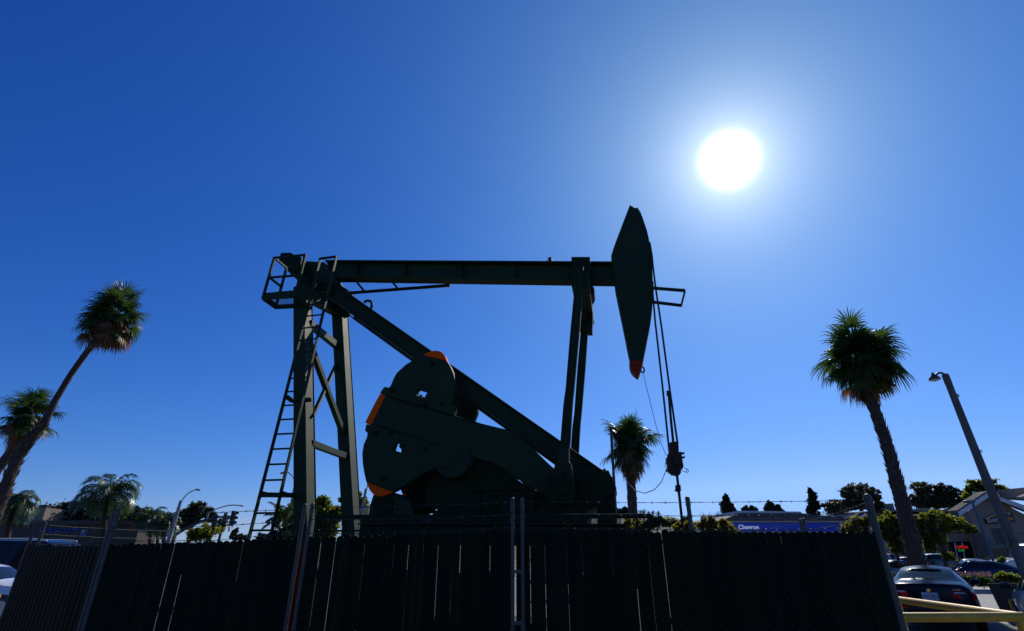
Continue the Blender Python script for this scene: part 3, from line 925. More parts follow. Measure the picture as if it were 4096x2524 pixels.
# ------------------------------------------------------------------ slatted chain link fence
def fence_panel(label, A, B, sa, sb, pa=0.36, pb=0.36, m=SLAT, pitch=0.079, seed=1, posts='ab', mids=(), wires=3, links=True, post_r=(0.0215, 0.0215), drop=(0, 0), endjut=0.0):
    """A, B: (x, y) ends; sa, sb: height of the slat tops; pa, pb: how far the posts rise above them"""
    rnd = random.Random(seed)
    A, B = Vector((A[0], A[1], 0)), Vector((B[0], B[1], 0))
    d = (B - A); L = d.length; d.normalize()
    nrm_ = Vector((d.y, -d.x, 0))
    if nrm_.y > 0 and abs(nrm_.y) > 0.2:
        nrm_ = -nrm_
    root = thing('fence_panel', label, 'fence', tuple(A), 0, 'slatted chain link fence panels')
    def top(t): return sa + (sb - sa) * t
    n = int(L / pitch)
    q = MB()
    for i in range(n):
        t = (i + 0.5) / n
        c = A + d * (L * t)
        w = pitch * rnd.uniform(1.0, 1.05) / 2
        w2 = w * (rnd.uniform(.965, .988) if rnd.random() < .04 else 1.0)
        if rnd.random() < .45: w, w2 = w2, w
        zt = top(t) + rnd.gauss(0, 0.004) + (0.02 if rnd.random() < 0.04 else 0)
        z0 = 0.06 + rnd.uniform(0, 0.03)
        k = rnd.gauss(0, 0.0012); kk = rnd.gauss(0, 0.0015); sway = rnd.gauss(0, 0.004)
        a, b = c - d * (w - k), c + d * (w + k)
        th = nrm_ * 0.006
        pr = [a + MZ * z0, b + MZ * z0, c + d * (w2 + k + kk) + MZ * (zt - 0.018), c + d * (w2 * .45 + k) + MZ * zt, c - d * (w2 * .45 - k) + MZ * zt, c - d * (w2 - k - kk) + MZ * (zt - 0.018)]
        off = nrm_ * ((0.0032 if i % 2 else -0.0032) + rnd.gauss(0, 0.0005)) - th * 0.5
        pr = [p + off for p in pr]
        q.add(pr + [p + th for p in pr], [(5, 4, 3, 2, 1, 0), (6, 7, 8, 9, 10, 11)] + [(j, (j + 1) % 6, 6 + (j + 1) % 6, 6 + j) for j in range(6)])
    build('slats', q, m, root, fix=False)
    if links:
        q = MB()
        hstep = pitch
        nz = int((max(sa, sb) + 0.03) / hstep) + 1
        r = 0.0017
        for i in range(n + 1):
            for j in range(nz):
                # the strand that rises to the right passes in front, its return behind the slats
                z0, z1 = j * hstep, (j + 1) * hstep
                t = i / n
                x0 = A + d * (L * t - pitch * 0.5); x1 = A + d * (L * t + pitch * 0.5)
                if i == 0: x0 = A
                if i == n: x1 = B
                if z1 > top(t) + 0.03: continue
                f = nrm_ * 0.009
                p0, p1 = x0 + MZ * z0, x1 + MZ * z1
                q.tube([p0 - f * .6, p0 + (p1 - p0) * .18 + f, p0 + (p1 - p0) * .82 + f, p1 - f * .6], r, 3, cap=False)
        build('chain_link', q, GALVDARK, root, fix=False)
    def post(p, h, r, nm='post'):
        q = MB()
        q.tube([p, p + MZ * (h - 0.015)], r, 14)
        po = build(nm, q, GALV, root, smooth=True)
        q = MB()
        q.tube([p + MZ * (h - 0.05), p + MZ * (h - 0.02)], r * 1.14, 14)
        q.ball(p + MZ * (h - 0.02), (r * 1.1, r * 1.1, r * 1.0), 14, 8)
        build('post_cap', q, GALV, po, smooth=True)
        for z in (0.35, 0.95, 1.45, h - 0.10, h - 0.22, h - 0.33):
            q = MB(); q.tube([p + MZ * z, p + MZ * (z + 0.028)], r * 1.22, 12)
            build('post_band', q, GALV, po)
    zA, zB = top(0) + pa, top(1) + pb
    if 'a' in posts: post(A - d * 0.0 , zA, post_r[0])
    if 'b' in posts: post(B + d * 0.0, zB, post_r[1])
    for t in mids:
        post(A + d * L * t - nrm_ * 0.04, top(t) + pa + (pb - pa) * t, 0.024, 'post')
    for k in range(wires):
        q = MB()
        fr = (0.86, 0.50, 0.12)[k]
        pts = []
        m_ = max(6, int(L / 0.30))
        for i in range(m_ + 1):
            t = i / m_
            z = top(t) + (pa + (pb - pa) * t) * fr - 0.03 * 4 * t * (1 - t) * (0.5 + 0.3 * k) + rnd.gauss(0, 0.0035)
            pts.append(A + d * L * t + MZ * z + nrm_ * 0.025)
        q.tube(pts, 0.0023, 4, cap=False)
        q.tube([p + Vector((0, 0, 0.0035 * (1 if i % 2 else -1))) for i, p in enumerate(pts)], 0.0021, 4, cap=False)
        nb = int(L / 0.125)
        for i in range(nb):
            t = (i + rnd.uniform(0.3, 0.7)) / nb
            s = t * m_; i0 = min(m_ - 1, int(s)); p = pts[i0].lerp(pts[i0 + 1], s - i0)
            for a_ in (0, 1):
                an = rnd.uniform(0, math.pi)
                e = (MZ * math.cos(an) + nrm_ * math.sin(an)) * 0.017 + d * rnd.uniform(-.008, .008)
                q.bar(p - e, p + e, 0.0028, 0.0028)
            q.tube([p - d * 0.006, p + d * 0.006], 0.0052, 5)
        build('barbed_wire', q, GALVDARK, root, fix=False)
    return root
def XY(X, Y_, D):
    p = P(X, Y_, D); return (p.x, p.y), p.z
# ends of the panels, measured at their slat tops
(c0, z0), (c1, z1), (c2, z2), (c3, z3) = XY(434, 2180, 6.55), XY(1199, 2150, 6.35), XY(1231, 2148, 6.33), XY(2050, 2124, 6.25)
(c4, z4), (c5, z5) = XY(2090, 2124, 6.25), XY(3507, 2127, 6.15)
(w0, y0) = XY(111, 2184, 8.3)
wend, _ = XY(418, 2180, 6.62)
fence_panel('slatted fence panel in faded brown green receding left toward the parked white car', w0, wend, y0, z0, .35, .36, SLATBROWN, seed=3, posts='ab', post_r=(.02, .021), pitch=0.072)
fence_panel('dark slatted fence panel in front of the traffic lights, below the tall leaning ladder', c0, c1, z0, z1, .37, .36, seed=5)
fence_panel('dark slatted fence panel below the counterweights and motor', c2, c3, z2, z3, .36, .355, seed=7)
fence_panel('dark slatted fence panel below the hanging polished rod, ending at the thick corner post', c4, c5, z4, z5, .355, .38, seed=11, posts='ab', mids=(0.485,), post_r=(.0215, .036))
fence_panel('side fence panel running back from the thick corner post', (c5[0] + .07, c5[1] + .1), (4.85, 9.3), z5, 1.87, .38, .36, seed=13, posts='b', links=False)
fence_panel('far side fence panel ending in two short posts before the blue canopy', (4.9, 9.5), (5.75, 14.2), 1.87, 1.85, .36, .38, seed=15, links=False)
fence_panel('rear left side fence panel behind the dark slatted panel with the ladder', (-7.25, 8.7), (-7.35, 12.0), 1.78, 1.80, .36, .40, seed=17, links=False)
q = MB()
q.box((c3[0] + 0.068, c3[1] + 0.03, (z3 - .02 + .08) / 2), (0.055, 0.006, z3 - .1))  # extra slat, added to darken the bright gap between the posts
tag(build('added_gap_slat', q, SLAT, None, origin=(c3[0] + .068, c3[1] + .03, 0)), 'added dark slat that darkens the bright gap between the two gate posts', 'slat')
# clamps that join neighbouring posts
gl = thing('gate_latch', 'bolted clamps joining the two gate posts in front of the reducer', 'latch', (c3[0], c3[1], 0))
for z in (0.55, 1.02, 1.5):
    q = MB()
    q.box((c3[0] + 0.06, c3[1] - 0.004, z), (0.13, 0.05, 0.035))
    q.cyl((c3[0] + 0.06, c3[1] - 0.045, z), (c3[0] + 0.06, c3[1] + 0.03, z), 0.012, n=8)
    build('clamp', q, GALV, gl)
# a red board glimpsed between two posts
q = MB(); bx = (c1[0] + c2[0]) / 2 - 0.10
q.box((bx, c1[1] + 0.35, 0.98), (0.20, 0.02, 1.55))
rb = thing('red_sign_board', 'narrow red board standing behind the gap between two fence posts', 'sign', (bx, c1[1] + .35, 0))
build('board', q, mat('red sign paint', (0.42, 0.03, 0.02), 0.5, var=.15), rb)
q = MB()
for k in range(4):
    q.box((bx + (-.05 if k % 2 else .04), c1[1] + 0.337, 0.42 + (k // 2) * 0.06), (0.07, 0.005, 0.03))
build('white_marking', q, WHITEP, rb)
q = MB(); q.bar((bx, c1[1] + 0.375, 0), (bx, c1[1] + 0.375, 1.7), 0.04, 0.03)
build('stake', q, GALV, rb)

# yellow pipe guards
def pipe(name, pts, r, par): 
    q = MB(); q.tube(pts, r, 20); return build(name, q, YELLOW, par, smooth=True)
yl, yr = P(*px('L', 150, 1318), 7.3), P(*px('L', 2080, 1310), 7.15)
yf = P(*px('L', 330, 1130), 9.9)
yg = thing('pipe_guard', 'yellow steel pipe guard with a folded corner beside the thick fence post', 'guard rail', (yl.x, yl.y, 0))
pr_ = 0.052
pipe('top_rail', [yl - Vector((0.06, 0, 0)), yr + Vector((0.03, 0, 0))], pr_, yg)
pipe('side_rail', [yr + Vector((0, 0.03, 0.0)), Vector((yf.x, yf.y, yr.z))], pr_ * 0.98, yg)
pipe('leg', [yl + Vector((0.03, 0, -0.02)), Vector((yl.x + 0.03, yl.y, 0))], pr_, yg)
pipe('leg', [yr + Vector((-0.02, 0, -0.02)), Vector((yr.x - 0.02, yr.y, 0))], pr_, yg)
pipe('leg', [Vector((yf.x, yf.y, yr.z - 0.02)), Vector((yf.x, yf.y, 0))], pr_, yg)
y2 = P(4, 2386, 11.0)
y2 = y2 + Vector((-.14, 0, 0))
yg2 = thing('pipe_guard', 'yellow pipe end peeping out in front of the white car behind the receding fence', 'guard rail', (y2.x, y2.y, 0))
pipe('top_rail', [y2 + Vector((-1.6, 0.1, 0)), y2 + Vector((0.1, 0, 0))], 0.045, yg2)
pipe('leg', [y2 + Vector((-0.6, .04, 0)), Vector((y2.x - .6, y2.y + .04, 0))], 0.045, yg2)

# ------------------------------------------------------------------ cars
PAINTS = {'blue': mat('dark navy car paint', (0.004, 0.006, 0.018), 0.3, metal=0.0, var=0, coat=0.15, spec=0.10),
          'navy': mat('midnight blue car paint', (0.005, 0.009, 0.03), 0.25, var=0, coat=0.5, spec=0.2),
          'black': mat('black car paint', (0.008, 0.008, 0.010), 0.25, var=0, coat=1.0),
          'white': mat('white car paint', (0.72, 0.73, 0.74), 0.3, var=0, coat=1.0),
          'silver': mat('silver car paint', (0.58, 0.59, 0.61), 0.3, metal=0.2, var=0, coat=1.0),
          'red': mat('red car paint', (0.25, 0.015, 0.015), 0.25, var=0, coat=1.0)}
TYRE = mat('tyre rubber', (0.012, 0.012, 0.012), 0.85, var=0.2)
RIM = mat('alloy rim', (0.38, 0.38, 0.39), 0.3, metal=0.9, var=0.1)
TAIL = mat('red tail lamp lens', (0.75, 0.012, 0.014), 0.15, var=0, spec=0.15)
LAMPG = mat('clear lamp glass', (0.55, 0.58, 0.6), 0.08, var=0)
TRIMB = mat('black car trim', (0.012, 0.012, 0.013), 0.5, var=0.1)
CHROME = mat('chrome trim', (0.6, 0.6, 0.62), 0.12, metal=1.0, var=0)
# stations: x, bottom z, sill y, widest (y, z), belt (y, z), roof edge (y, z), crown above it
SEDAN = [(-2.34, .46, .55, .66, .60, .64, .86, .56, .98, .03), (-2.26, .34, .72, .83, .62, .79, .93, .66, 1.03, .03), (-1.80, .24, .80, .90, .62, .85, .97, .66, 1.08, .03),
         (-1.46, .22, .82, .905, .62, .86, .97, .64, 1.10, .03), (-.62, .20, .83, .91, .60, .865, .965, .565, 1.37, .05), (.05, .20, .83, .91, .60, .87, .955, .58, 1.40, .05),
         (.55, .20, .83, .91, .60, .865, .945, .57, 1.365, .05), (1.15, .20, .82, .905, .60, .85, .92, .66, 1.00, .03), (1.75, .22, .78, .89, .58, .80, .84, .62, .89, .03), (2.15, .26, .66, .80, .55, .70, .70, .55, .77, .02), (2.34, .38, .50, .62, .52, .56, .60, .45, .66, .01)]
SUV = [(-2.38, .50, .60, .78, .75, .76, 1.02, .66, 1.20, .02), (-2.33, .40, .74, .88, .75, .85, 1.04, .68, 1.52, .02), (-2.16, .30, .80, .93, .75, .89, 1.05, .69, 1.74, .05), (-1.2, .26, .84, .95, .74, .91, 1.05, .70, 1.80, .05),
       (-.3, .26, .84, .95, .74, .91, 1.04, .70, 1.80, .05), (.45, .26, .84, .95, .74, .91, 1.03, .68, 1.74, .05), (1.12, .26, .84, .94, .74, .90, 1.02, .74, 1.12, .03), (1.7, .28, .82, .93, .72, .87, .98, .72, 1.05, .03), (2.25, .32, .70, .86, .68, .78, .88, .64, .95, .02), (2.42, .42, .55, .70, .62, .62, .74, .5, .80, .01)]
def crom(a, b, c, d, t):
    return 0.5 * ((2 * b) + (c - a) * t + (2 * a - 5 * b + 4 * c - d) * t * t + (3 * b - a - 3 * c + d) * t ** 3)
def car(name, label, loc, heading, spec, paint, glass=((1, 1), (1, 1)), windows=None, rear_t=(3.08, 3.92), front_t=(6.08, 6.92), side_t=(3.35, 6.6), pillars=(4.95,), tail=None, head=None, group=None, S=7, wheel_r=0.32, axles=(-1.38, 1.42), scale=1.0, cat='car', dark_lower=False):
    """heading: degrees clockwise from +Y; the nose points that way"""
    root = thing(name, label, cat, loc, R(90 - heading), group)
    n = len(spec)
    NU = (n - 1) * S
    # rows round the half section
    def section(s):
        i = min(n - 2, int(s)); t = s - i
        g = lambda k: crom(spec[max(0, i - 1)][k], spec[i][k], spec[i + 1][k], spec[min(n - 1, i + 2)][k], t)
        x, zb, ys, ym, zm, yb, zbl, yr, zr, cr = [g(k) for k in range(10)]
        key = [(0, zb), (ys * .8, zb), (ys, zb + .03), (ys + (ym - ys) * .75, zb + (zm - zb) * .45), (ym, zm), ((ym + yb) / 2 + .012, (zm + zbl) / 2), (yb, zbl), (yb * .66 + yr * .34 + .01, zbl * .66 + zr * .34), (yb * .30 + yr * .70 + .014, zbl * .30 + zr * .70), (yr, zr - .0), (yr * .86, zr + cr * .42), (yr * .45, zr + cr * .85), (0, zr + cr)]
        return x, key
    ROWB, ROWR = 6, 9                              # belt and roof edge rows
    K = 13
    V = []
    for iu in range(NU + 1):
        x, key = section(iu / S)
        for y, z in key:
            V.append(Vector((x, y, z)))
        for y, z in key[-2:0:-1]:
            V.append(Vector((x, -y, z)))
    W = 2 * K - 2
    groups_ = {}
    def put(kind, f):
        groups_.setdefault(kind, []).append(f)
    for iu in range(NU):
        s = (iu + .5) / S
        for w in range(W):
            f = (iu * W + w, (iu + 1) * W + w, (iu + 1) * W + (w + 1) % W, iu * W + (w + 1) % W)
            row = w if w < K - 1 else W - 1 - w
            kind = 'body'
            if ROWB <= row < ROWR and side_t[0] < s < side_t[1] and not any(abs(s - p) < .09 for p in pillars):
                kind = 'side_window_' + ('l' if w < K - 1 else 'r') + str(sum(1 for p in pillars if s > p))
            elif row >= ROWR and rear_t[0] < s < rear_t[1] and not (row == ROWR and False):
                kind = 'rear_window'
            elif row >= ROWR and front_t[0] < s < front_t[1]:
                kind = 'windscreen'
            elif tail and tail[0] < s < tail[1] and tail[2] <= row < tail[3]:
                kind = 'tail_' + ('l' if w < K - 1 else 'r')
            elif head and head[0] < s < head[1] and head[2] <= row < head[3]:
                kind = 'head_' + ('l' if w < K - 1 else 'r')
            put(kind, f)
    # end caps
    put('body', tuple(range(W - 1, -1, -1)))
    put('body', tuple(NU * W + w for w in range(W)))
    mats = {'body': paint, 'rear_window': GLASS, 'windscreen': GLASS}
    names = {'body': 'body', 'rear_window': 'rear_window', 'windscreen': 'windscreen'}
    for kind, fs in groups_.items():
        q = MB()
        used = sorted({i for f in fs for i in f})
        mp_ = {a: b for b, a in enumerate(used)}
        q.add([V[i] * scale for i in used], [tuple(mp_[i] for i in f) for f in fs])
        if kind.startswith('side'): nm, mm = 'side_window', GLASS
        elif kind.startswith('tail'): nm, mm = 'tail_light', TAIL
        elif kind.startswith('head'): nm, mm = 'headlight', LAMPG
        else: nm, mm = names[kind], mats[kind]
        build(nm, q, mm, root, smooth=55, local=True)
    for ax in axles:
        for sy in (-1, 1):
            q = MB()
            yw = sy * 0.80
            q.tube([(ax, yw - .11, wheel_r), (ax, yw - .09, wheel_r), (ax, yw + .09, wheel_r), (ax, yw + .11, wheel_r)], [wheel_r * .9, wheel_r, wheel_r, wheel_r * .9], 24)
            q.v = [tuple(c * scale for c in p) for p in q.v]
            wh = build('wheel', q, TYRE, root, smooth=True, local=True)
            q = MB()
            q.cyl((ax, yw + sy * .105, wheel_r), (ax, yw + sy * .116, wheel_r), wheel_r * .68, n=20)
            for k in range(5):
                a = k * 2 * math.pi / 5
                q.bar((ax, yw + sy * .118, wheel_r), (ax + math.cos(a) * wheel_r * .62, yw + sy * .118, wheel_r + math.sin(a) * wheel_r * .62), .012, .05, (0, 1, 0))
            q.v = [tuple(c * scale for c in p) for p in q.v]
            build('rim', q, RIM, wh, local=True)
            q = MB()
            pts = [Vector((ax + (wheel_r + .05) * math.cos(t * math.pi / 12), sy * .865, wheel_r + (wheel_r + .05) * math.sin(t * math.pi / 12))) for t in range(13)]
            q.prism(pts, Vector((0, sy * .047, 0)))
            q.v = [tuple(c * scale for c in p) for p in q.v]
            build('wheel_arch', q, TRIMB, root, local=True)
    return root
def lpart(name, q, m, root, **kw):
    return build(name, q, m, root, local=True, **kw)
def mirrors(root, paint, x=1.02, z=.98, y=.93):
    for sy in (-1, 1):
        q = MB()
        q.ball((x, sy * (y + .06), z + .03), (.09, .12, .075), 14, 8)
        q.bar((x + .02, sy * (y - .08), z - .03), (x + .02, sy * (y + .02), z), .05, .03)
        lpart('mirror', q, paint, root, smooth=True)

# the dark blue saloon seen from behind
bp = G(3735, 2500, 0.0)
bc = P(3722, 2388, 14.3)
H1 = 37.5
hd = Vector((math.sin(R(H1)), math.cos(R(H1)), 0))
SALOON = [tuple((v - .17 if k == 0 and i == 4 else v - .03 if k == 8 and i == 3 else v - .055 if k == 8 and 4 <= i <= 6 else v + .02 if k == 9 and 3 <= i <= 6 else v) for k, v in enumerate(st)) for i, st in enumerate(SEDAN)]
saloon = car('parked_car', 'dark blue saloon with a white number plate, seen from behind beyond the yellow pipes', (bc.x + hd.x * 2.32, bc.y + hd.y * 2.32, 0.0), H1, SALOON, PAINTS['blue'], tail=(0.0, 0.0, 0, 0), group='cars on the lot and street')
for sy in (-1, 1):
    q = MB()
    out = [(-2.36, sy * .42, .76), (-2.36, sy * .44, .88), (-2.33, sy * .70, .905), (-2.275, sy * .82, .89), (-2.19, sy * .885, .82), (-2.21, sy * .875, .73), (-2.28, sy * .835, .715), (-2.35, sy * .55, .735)]
    q.prism([Vector(p) + Vector((-.012, sy * .012, 0)) for p in out], Vector((.10, -sy * .03, 0)))
    lpart('tail_light', q, TAIL, saloon, bevel=.012)
    q = MB(); q.box((-2.378, sy * .58, .865), (.006, .20, .03)); lpart('reversing_light', q, LAMPG, saloon)
q = MB()
q.box((-2.362, 0, .77), (.012, .325, .17))
pl = lpart('number_plate', q, mat('white plate', (0.55, 0.58, 0.62), 0.4, var=0), saloon, bevel=.006)
q = MB(); q.box((-2.358, 0, .77), (.010, .345, .19)); lpart('plate_frame', q, TRIMB, saloon)
def car_text(name, text, m, parent, y0_, z_, h, root, w=None, x_=-2.360):
    loc_, rz = root.location, root.rotation_euler.z
    c_, s_ = math.cos(rz), math.sin(rz)
    o = lettering(name, text, m, None, (x_, y0_, z_), (0, -1, 0), (0, 0, 1), h, .003, width=w)
    o.parent = parent
    return o
car_text('lettering', '7HTZ053', mat('dark blue plate lettering', (0.02, 0.03, 0.10), .5, var=0), pl, .145, .73, .08, saloon, w=.29, x_=-2.370)
car_text('badge_lettering', '328i', CHROME, saloon, -.47, .915, .03, saloon, w=.15, x_=-2.35)
q = MB()
q.cyl((-2.36, 0, .90), (-2.33, 0, .90), .041, n=24)
rd = lpart('badge', q, CHROME, saloon)
q = MB()
for k, in ((0,), (2,)):
    a0 = k * math.pi / 2
    pts = [Vector((-2.345, 0, .905))] + [Vector((-2.363, .033 * math.cos(a0 + t * math.pi / 16), .90 + .033 * math.sin(a0 + t * math.pi / 16))) for t in range(9)]
    q.prism(pts, Vector((.003, 0, 0)))
lpart('badge_field', q, mat('badge blue', (0.02, 0.10, 0.4), .3, var=0), rd)
q = MB()
q.prism([(-.80, -.012, 1.35), (-.58, -.012, 1.36), (-.66, -.012, 1.425), (-.70, -.012, 1.428)], Vector((0, .024, 0)))
lpart('roof_aerial', q, PAINTS['blue'], saloon, bevel=.006)
q = MB()
q.box((-2.335, 0, .515), (.03, 1.15, .05)); q.box((-2.30, 0, .36), (.06, 1.2, .12))
for sy in (-1, 1):
    q.cyl((-2.36, sy * .52, .33), (-2.2, sy * .52, .33), .035, n=14)
lpart('bumper_trim', q, TRIMB, saloon)
q = MB()
q.box((-2.345, .62, .52), (.02, .26, .045)); q.box((-2.345, -.62, .52), (.02, .26, .045))
lpart('reflector', q, TAIL, saloon)
q = MB()
q.tube([(-2.33, .62, 1.005), (-2.345, .35, 1.03), (-2.35, 0, 1.035), (-2.345, -.35, 1.03), (-2.33, -.62, 1.005)], .008, 6)
lpart('boot_lip', q, PAINTS['blue'], saloon)
mirrors(saloon, PAINTS['blue'])

def place(X, Yp, D):
    p = P(X, Yp, D); return (p.x, p.y, 0.0)
side = car('passing_car', 'dark navy fastback saloon side on beyond the flowering verge', place(3925, 2290, 33.5), -62, [tuple(v * (1.04 if k == 0 else 1.0) for k, v in enumerate(st)) for st in SEDAN], PAINTS['navy'], tail=(0.6, 1.6, 4, 6), head=(8.6, 9.6, 4, 6), group='cars on the lot and street')
mirrors(side, PAINTS['navy'])
q = MB()
for sy in (-1, 1):
    q.tube([(-1.55, sy * .885, .985), (-1.0, sy * .80, 1.20), (-.45, sy * .715, 1.345), (.1, sy * .70, 1.365), (.55, sy * .72, 1.32), (1.05, sy * .87, 1.0)], .012, 6)
    q.tube([(-1.55, sy * .885, .98), (0, sy * .895, .965), (1.05, sy * .875, .94)], .010, 6)
lpart('window_trim', q, CHROME, side)
car('parked_car', 'black saloon facing the shop, behind the navy fastback', place(3885, 2240, 43), 205, SEDAN, PAINTS['black'], tail=(0.6, 1.6, 4, 6), head=(8.6, 9.6, 4, 6), group='cars on the lot and street', scale=1.03)
car('parked_suv', 'black four wheel drive with a square tail right of the thick palm trunk', place(3715, 2235, 41), 20, SUV, PAINTS['black'], rear_t=(.9, 2.0), front_t=(5.05, 5.95), side_t=(1.6, 5.7), pillars=(2.9, 4.1), tail=(0.1, 0.8, 5, 8), wheel_r=.38, group='cars on the lot and street', cat='suv', axles=(-1.4, 1.5))
car('parked_suv', 'white four wheel drive under the leafy tree beside the thick fence post', place(3535, 2235, 46), 75, SUV, PAINTS['white'], rear_t=(.9, 2.0), front_t=(5.05, 5.95), side_t=(1.6, 5.7), pillars=(2.9, 4.1), tail=(0.1, 0.8, 5, 8), wheel_r=.38, group='cars on the lot and street', cat='suv', axles=(-1.4, 1.5))
car('parked_car', 'dark saloon with a pale roof edge in front of the white four wheel drive', place(3570, 2262, 38), 70, SEDAN, PAINTS['black'], tail=(0.6, 1.6, 4, 6), head=(8.6, 9.6, 4, 6), group='cars on the lot and street')
car('parked_car', 'silver hatchback half hidden left of the thick palm trunk', place(3625, 2246, 42), 30, SUV, PAINTS['silver'], rear_t=(.9, 2.0), front_t=(5.05, 5.95), side_t=(1.6, 5.7), pillars=(2.9, 4.1), tail=(0.1, 0.8, 5, 8), wheel_r=.33, scale=.88, group='cars on the lot and street', axles=(-1.4, 1.5))
car('parked_car', 'dark red car behind the black four wheel drive', place(3762, 2245, 46), 60, SEDAN, PAINTS['red'], tail=(0.6, 1.6, 4, 6), head=(8.6, 9.6, 4, 6), group='cars on the lot and street')
# silver car at the right edge, seen from its front left corner
SVH = 33
mt = P(4016, 2331, 14.2)
mo_ = Matrix.Rotation(R(90 - SVH), 3, 'Z') @ Vector((1.02, .99, 0))
sv = car('parked_car', 'silver car with a black door mirror at the right edge behind the brown board', (mt.x - mo_.x, mt.y - mo_.y, 0), SVH, SEDAN, PAINTS['silver'], head=(8.6, 9.8, 4, 6), tail=(0.6, 1.6, 4, 6), group='cars on the lot and street')
mirrors(sv, TRIMB)
# left side vehicles
car('parked_car', 'white saloon cut off by the left edge behind the receding fence', (P(-60, 2250, 17).x - .2, P(-60, 2250, 17).y, 0), 78, SEDAN, PAINTS['white'], head=(8.6, 9.6, 4, 6), tail=(0.6, 1.6, 4, 6), group='cars on the lot and street')
vx = P(140, 2165, 23)
van = car('parked_van', 'long dark blue van with its sunlit roof edge painted pale behind the receding fence', (vx.x + .5, vx.y, 0), 88, [tuple(v * (1.32 if k == 0 else 1.0) for k, v in enumerate(st)) for st in SUV], PAINTS['navy'], rear_t=(.9, 2.0), front_t=(5.05, 5.95), side_t=(1.6, 5.7), pillars=(2.9, 4.1), wheel_r=.38, tail=(0.1, 0.8, 5, 8), group='cars on the lot and street', cat='van', scale=1.22, axles=(-1.9, 2.0))
q = MB()
for sy in (-1, 1):
    q.tube([(-3.6, sy * .80, 2.21), (-2.0, sy * .83, 2.27), (0, sy * .83, 2.27), (0.6, sy * .81, 2.22)], .03, 8)  # white rails paint in the sunlit edge of the roof
lpart('sunlit_roof_rail', q, WHITEP, van, smooth=True)
# white truck at the right edge
tk0 = P(4080, 2215, 40)
tk = thing('parked_truck', 'white truck with its bonnet toward the leaning lamp post at the right edge', 'truck', (tk0.x + 1.2, tk0.y, 0), R(172))
q = MB()
prof = [(-2.4, .55), (2.6, .55), (2.75, .8), (2.7, 1.28), (2.5, 1.42), (1.35, 1.55), (.75, 2.35), (.55, 2.45), (-.9, 2.48), (-1.0, 1.35), (-2.4, 1.35)]
q.prism([Vector((x, -1.0, z)) for x, z in prof], Vector((0, 2.0, 0)))
lpart('body', q, PAINTS['white'], tk, bevel=.06)
for sy in (-1, 1):
    q = MB(); q.prism([(1.15, sy * 1.003, 1.58), (.72, sy * 1.003, 2.22), (-.1, sy * 1.003, 2.25), (-.1, sy * 1.003, 1.58)], Vector((0, sy * .01, 0))); lpart('side_window', q, GLASS, tk)
    q = MB(); q.prism([(2.705, sy * .95, 1.02), (2.705, sy * .62, 1.02), (2.70, sy * .62, 1.26), (2.70, sy * .95, 1.26)], Vector((.03, 0, 0))); lpart('headlight', q, LAMPG, tk)
    for ax in (-1.5, 1.75):
        q = MB(); q.tube([(ax, sy * .85, .42), (ax, sy * 1.03, .42)], .42, 24); w_ = lpart('wheel', q, TYRE, tk, smooth=True)
        q = MB(); q.cyl((ax, sy * 1.03, .42), (ax, sy * 1.05, .42), .25, n=20); lpart('rim', q, RIM, w_)
q = MB(); q.prism([(1.37, -.9, 1.56), (1.37, .9, 1.56), (.80, .85, 2.30), (.80, -.85, 2.30)], Vector((.02, 0, .015))); lpart('windscreen', q, GLASS, tk)
q = MB()
for k in range(6): q.box((2.745, 0, .84 + k * .065), (.03, 1.15, .02))
q.box((2.78, 0, .62), (.12, 2.0, .18))
lpart('grille', q, TRIMB, tk)

# brown board with a yellow letter
bd0 = P(4008, 2400, 16.6)
bs = thing('sign_board', 'brown upright board with a yellow letter beside the silver car', 'sign', (bd0.x, bd0.y, 0), R(-30))
q = MB(); q.prism([(-.08, -.02, .0), (.46, -.02, .0), (.44, -.02, .97), (-.20, -.02, .95)], Vector((0, .04, 0))); lpart('board', q, mat('brown board', (.06, .045, .032), .8, var=.2, scale=3), bs, bevel=.01)
q = MB()
q.box((.16, -.027, .31), (.085, .01, .50)); q.box((.29, -.027, .52), (.19, .01, .08)); q.box((.27, -.027, .34), (.15, .01, .08))
lpart('letter', q, mat('yellow letter paint', (.62, .40, .03), .6, var=.2), bs)

# ------------------------------------------------------------------ buildings
STUCCO = mat('beige stucco', (0.25, 0.215, 0.17), 0.9, var=0.1, scale=2, bump=0.08)
STUCCOD = mat('tan stucco', (0.24, 0.20, 0.155), 0.9, var=0.12, scale=1.5, bump=0.08)
SHINGLE = shingle_mat('grey brown roof shingles', (0.21, 0.185, 0.155), (0.13, 0.115, 0.10))
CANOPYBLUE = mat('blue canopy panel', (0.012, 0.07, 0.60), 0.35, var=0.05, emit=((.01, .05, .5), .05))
STONE = mat('stacked stone', (0.16, 0.125, 0.095), 0.9, var=0.0, col2=(0.07, 0.055, 0.05), scale=5, bump=0.5, bscale=9, stretch=(1, 1, 3))
def roof_slab(pts, t=0.14):
    """a sloping roof surface with thickness"""
    q = MB(); pts = [Vector(p) for p in pts]
    n = (pts[1] - pts[0]).cross(pts[2] - pts[0]).normalized()
    if n.z < 0: n = -n
    q.prism([p for p in pts], n * t)
    return q
def courses(pts, n, h=0.035):
    """raised shingle courses over a four-cornered slope; pts: eave a, eave b, ridge b, ridge a"""
    a, b, c, d = [Vector(p) for p in pts]
    nn = (b - a).cross(d - a).normalized()
    if nn.z < 0: nn = -nn
    q = MB()
    for k in range(n):
        t0, t1 = k / n, (k + 1) / n + .02
        p, r = a.lerp(d, t0), b.lerp(c, t0)
        s, u = a.lerp(d, t1), b.lerp(c, t1)
        q.add([p + nn * h * 1.6, r + nn * h * 1.6, u + nn * h * .5, s + nn * h * .5, p, r, u, s], [(0, 1, 2, 3), (4, 5, 1, 0), (5, 6, 2, 1), (7, 4, 0, 3)])
    return q

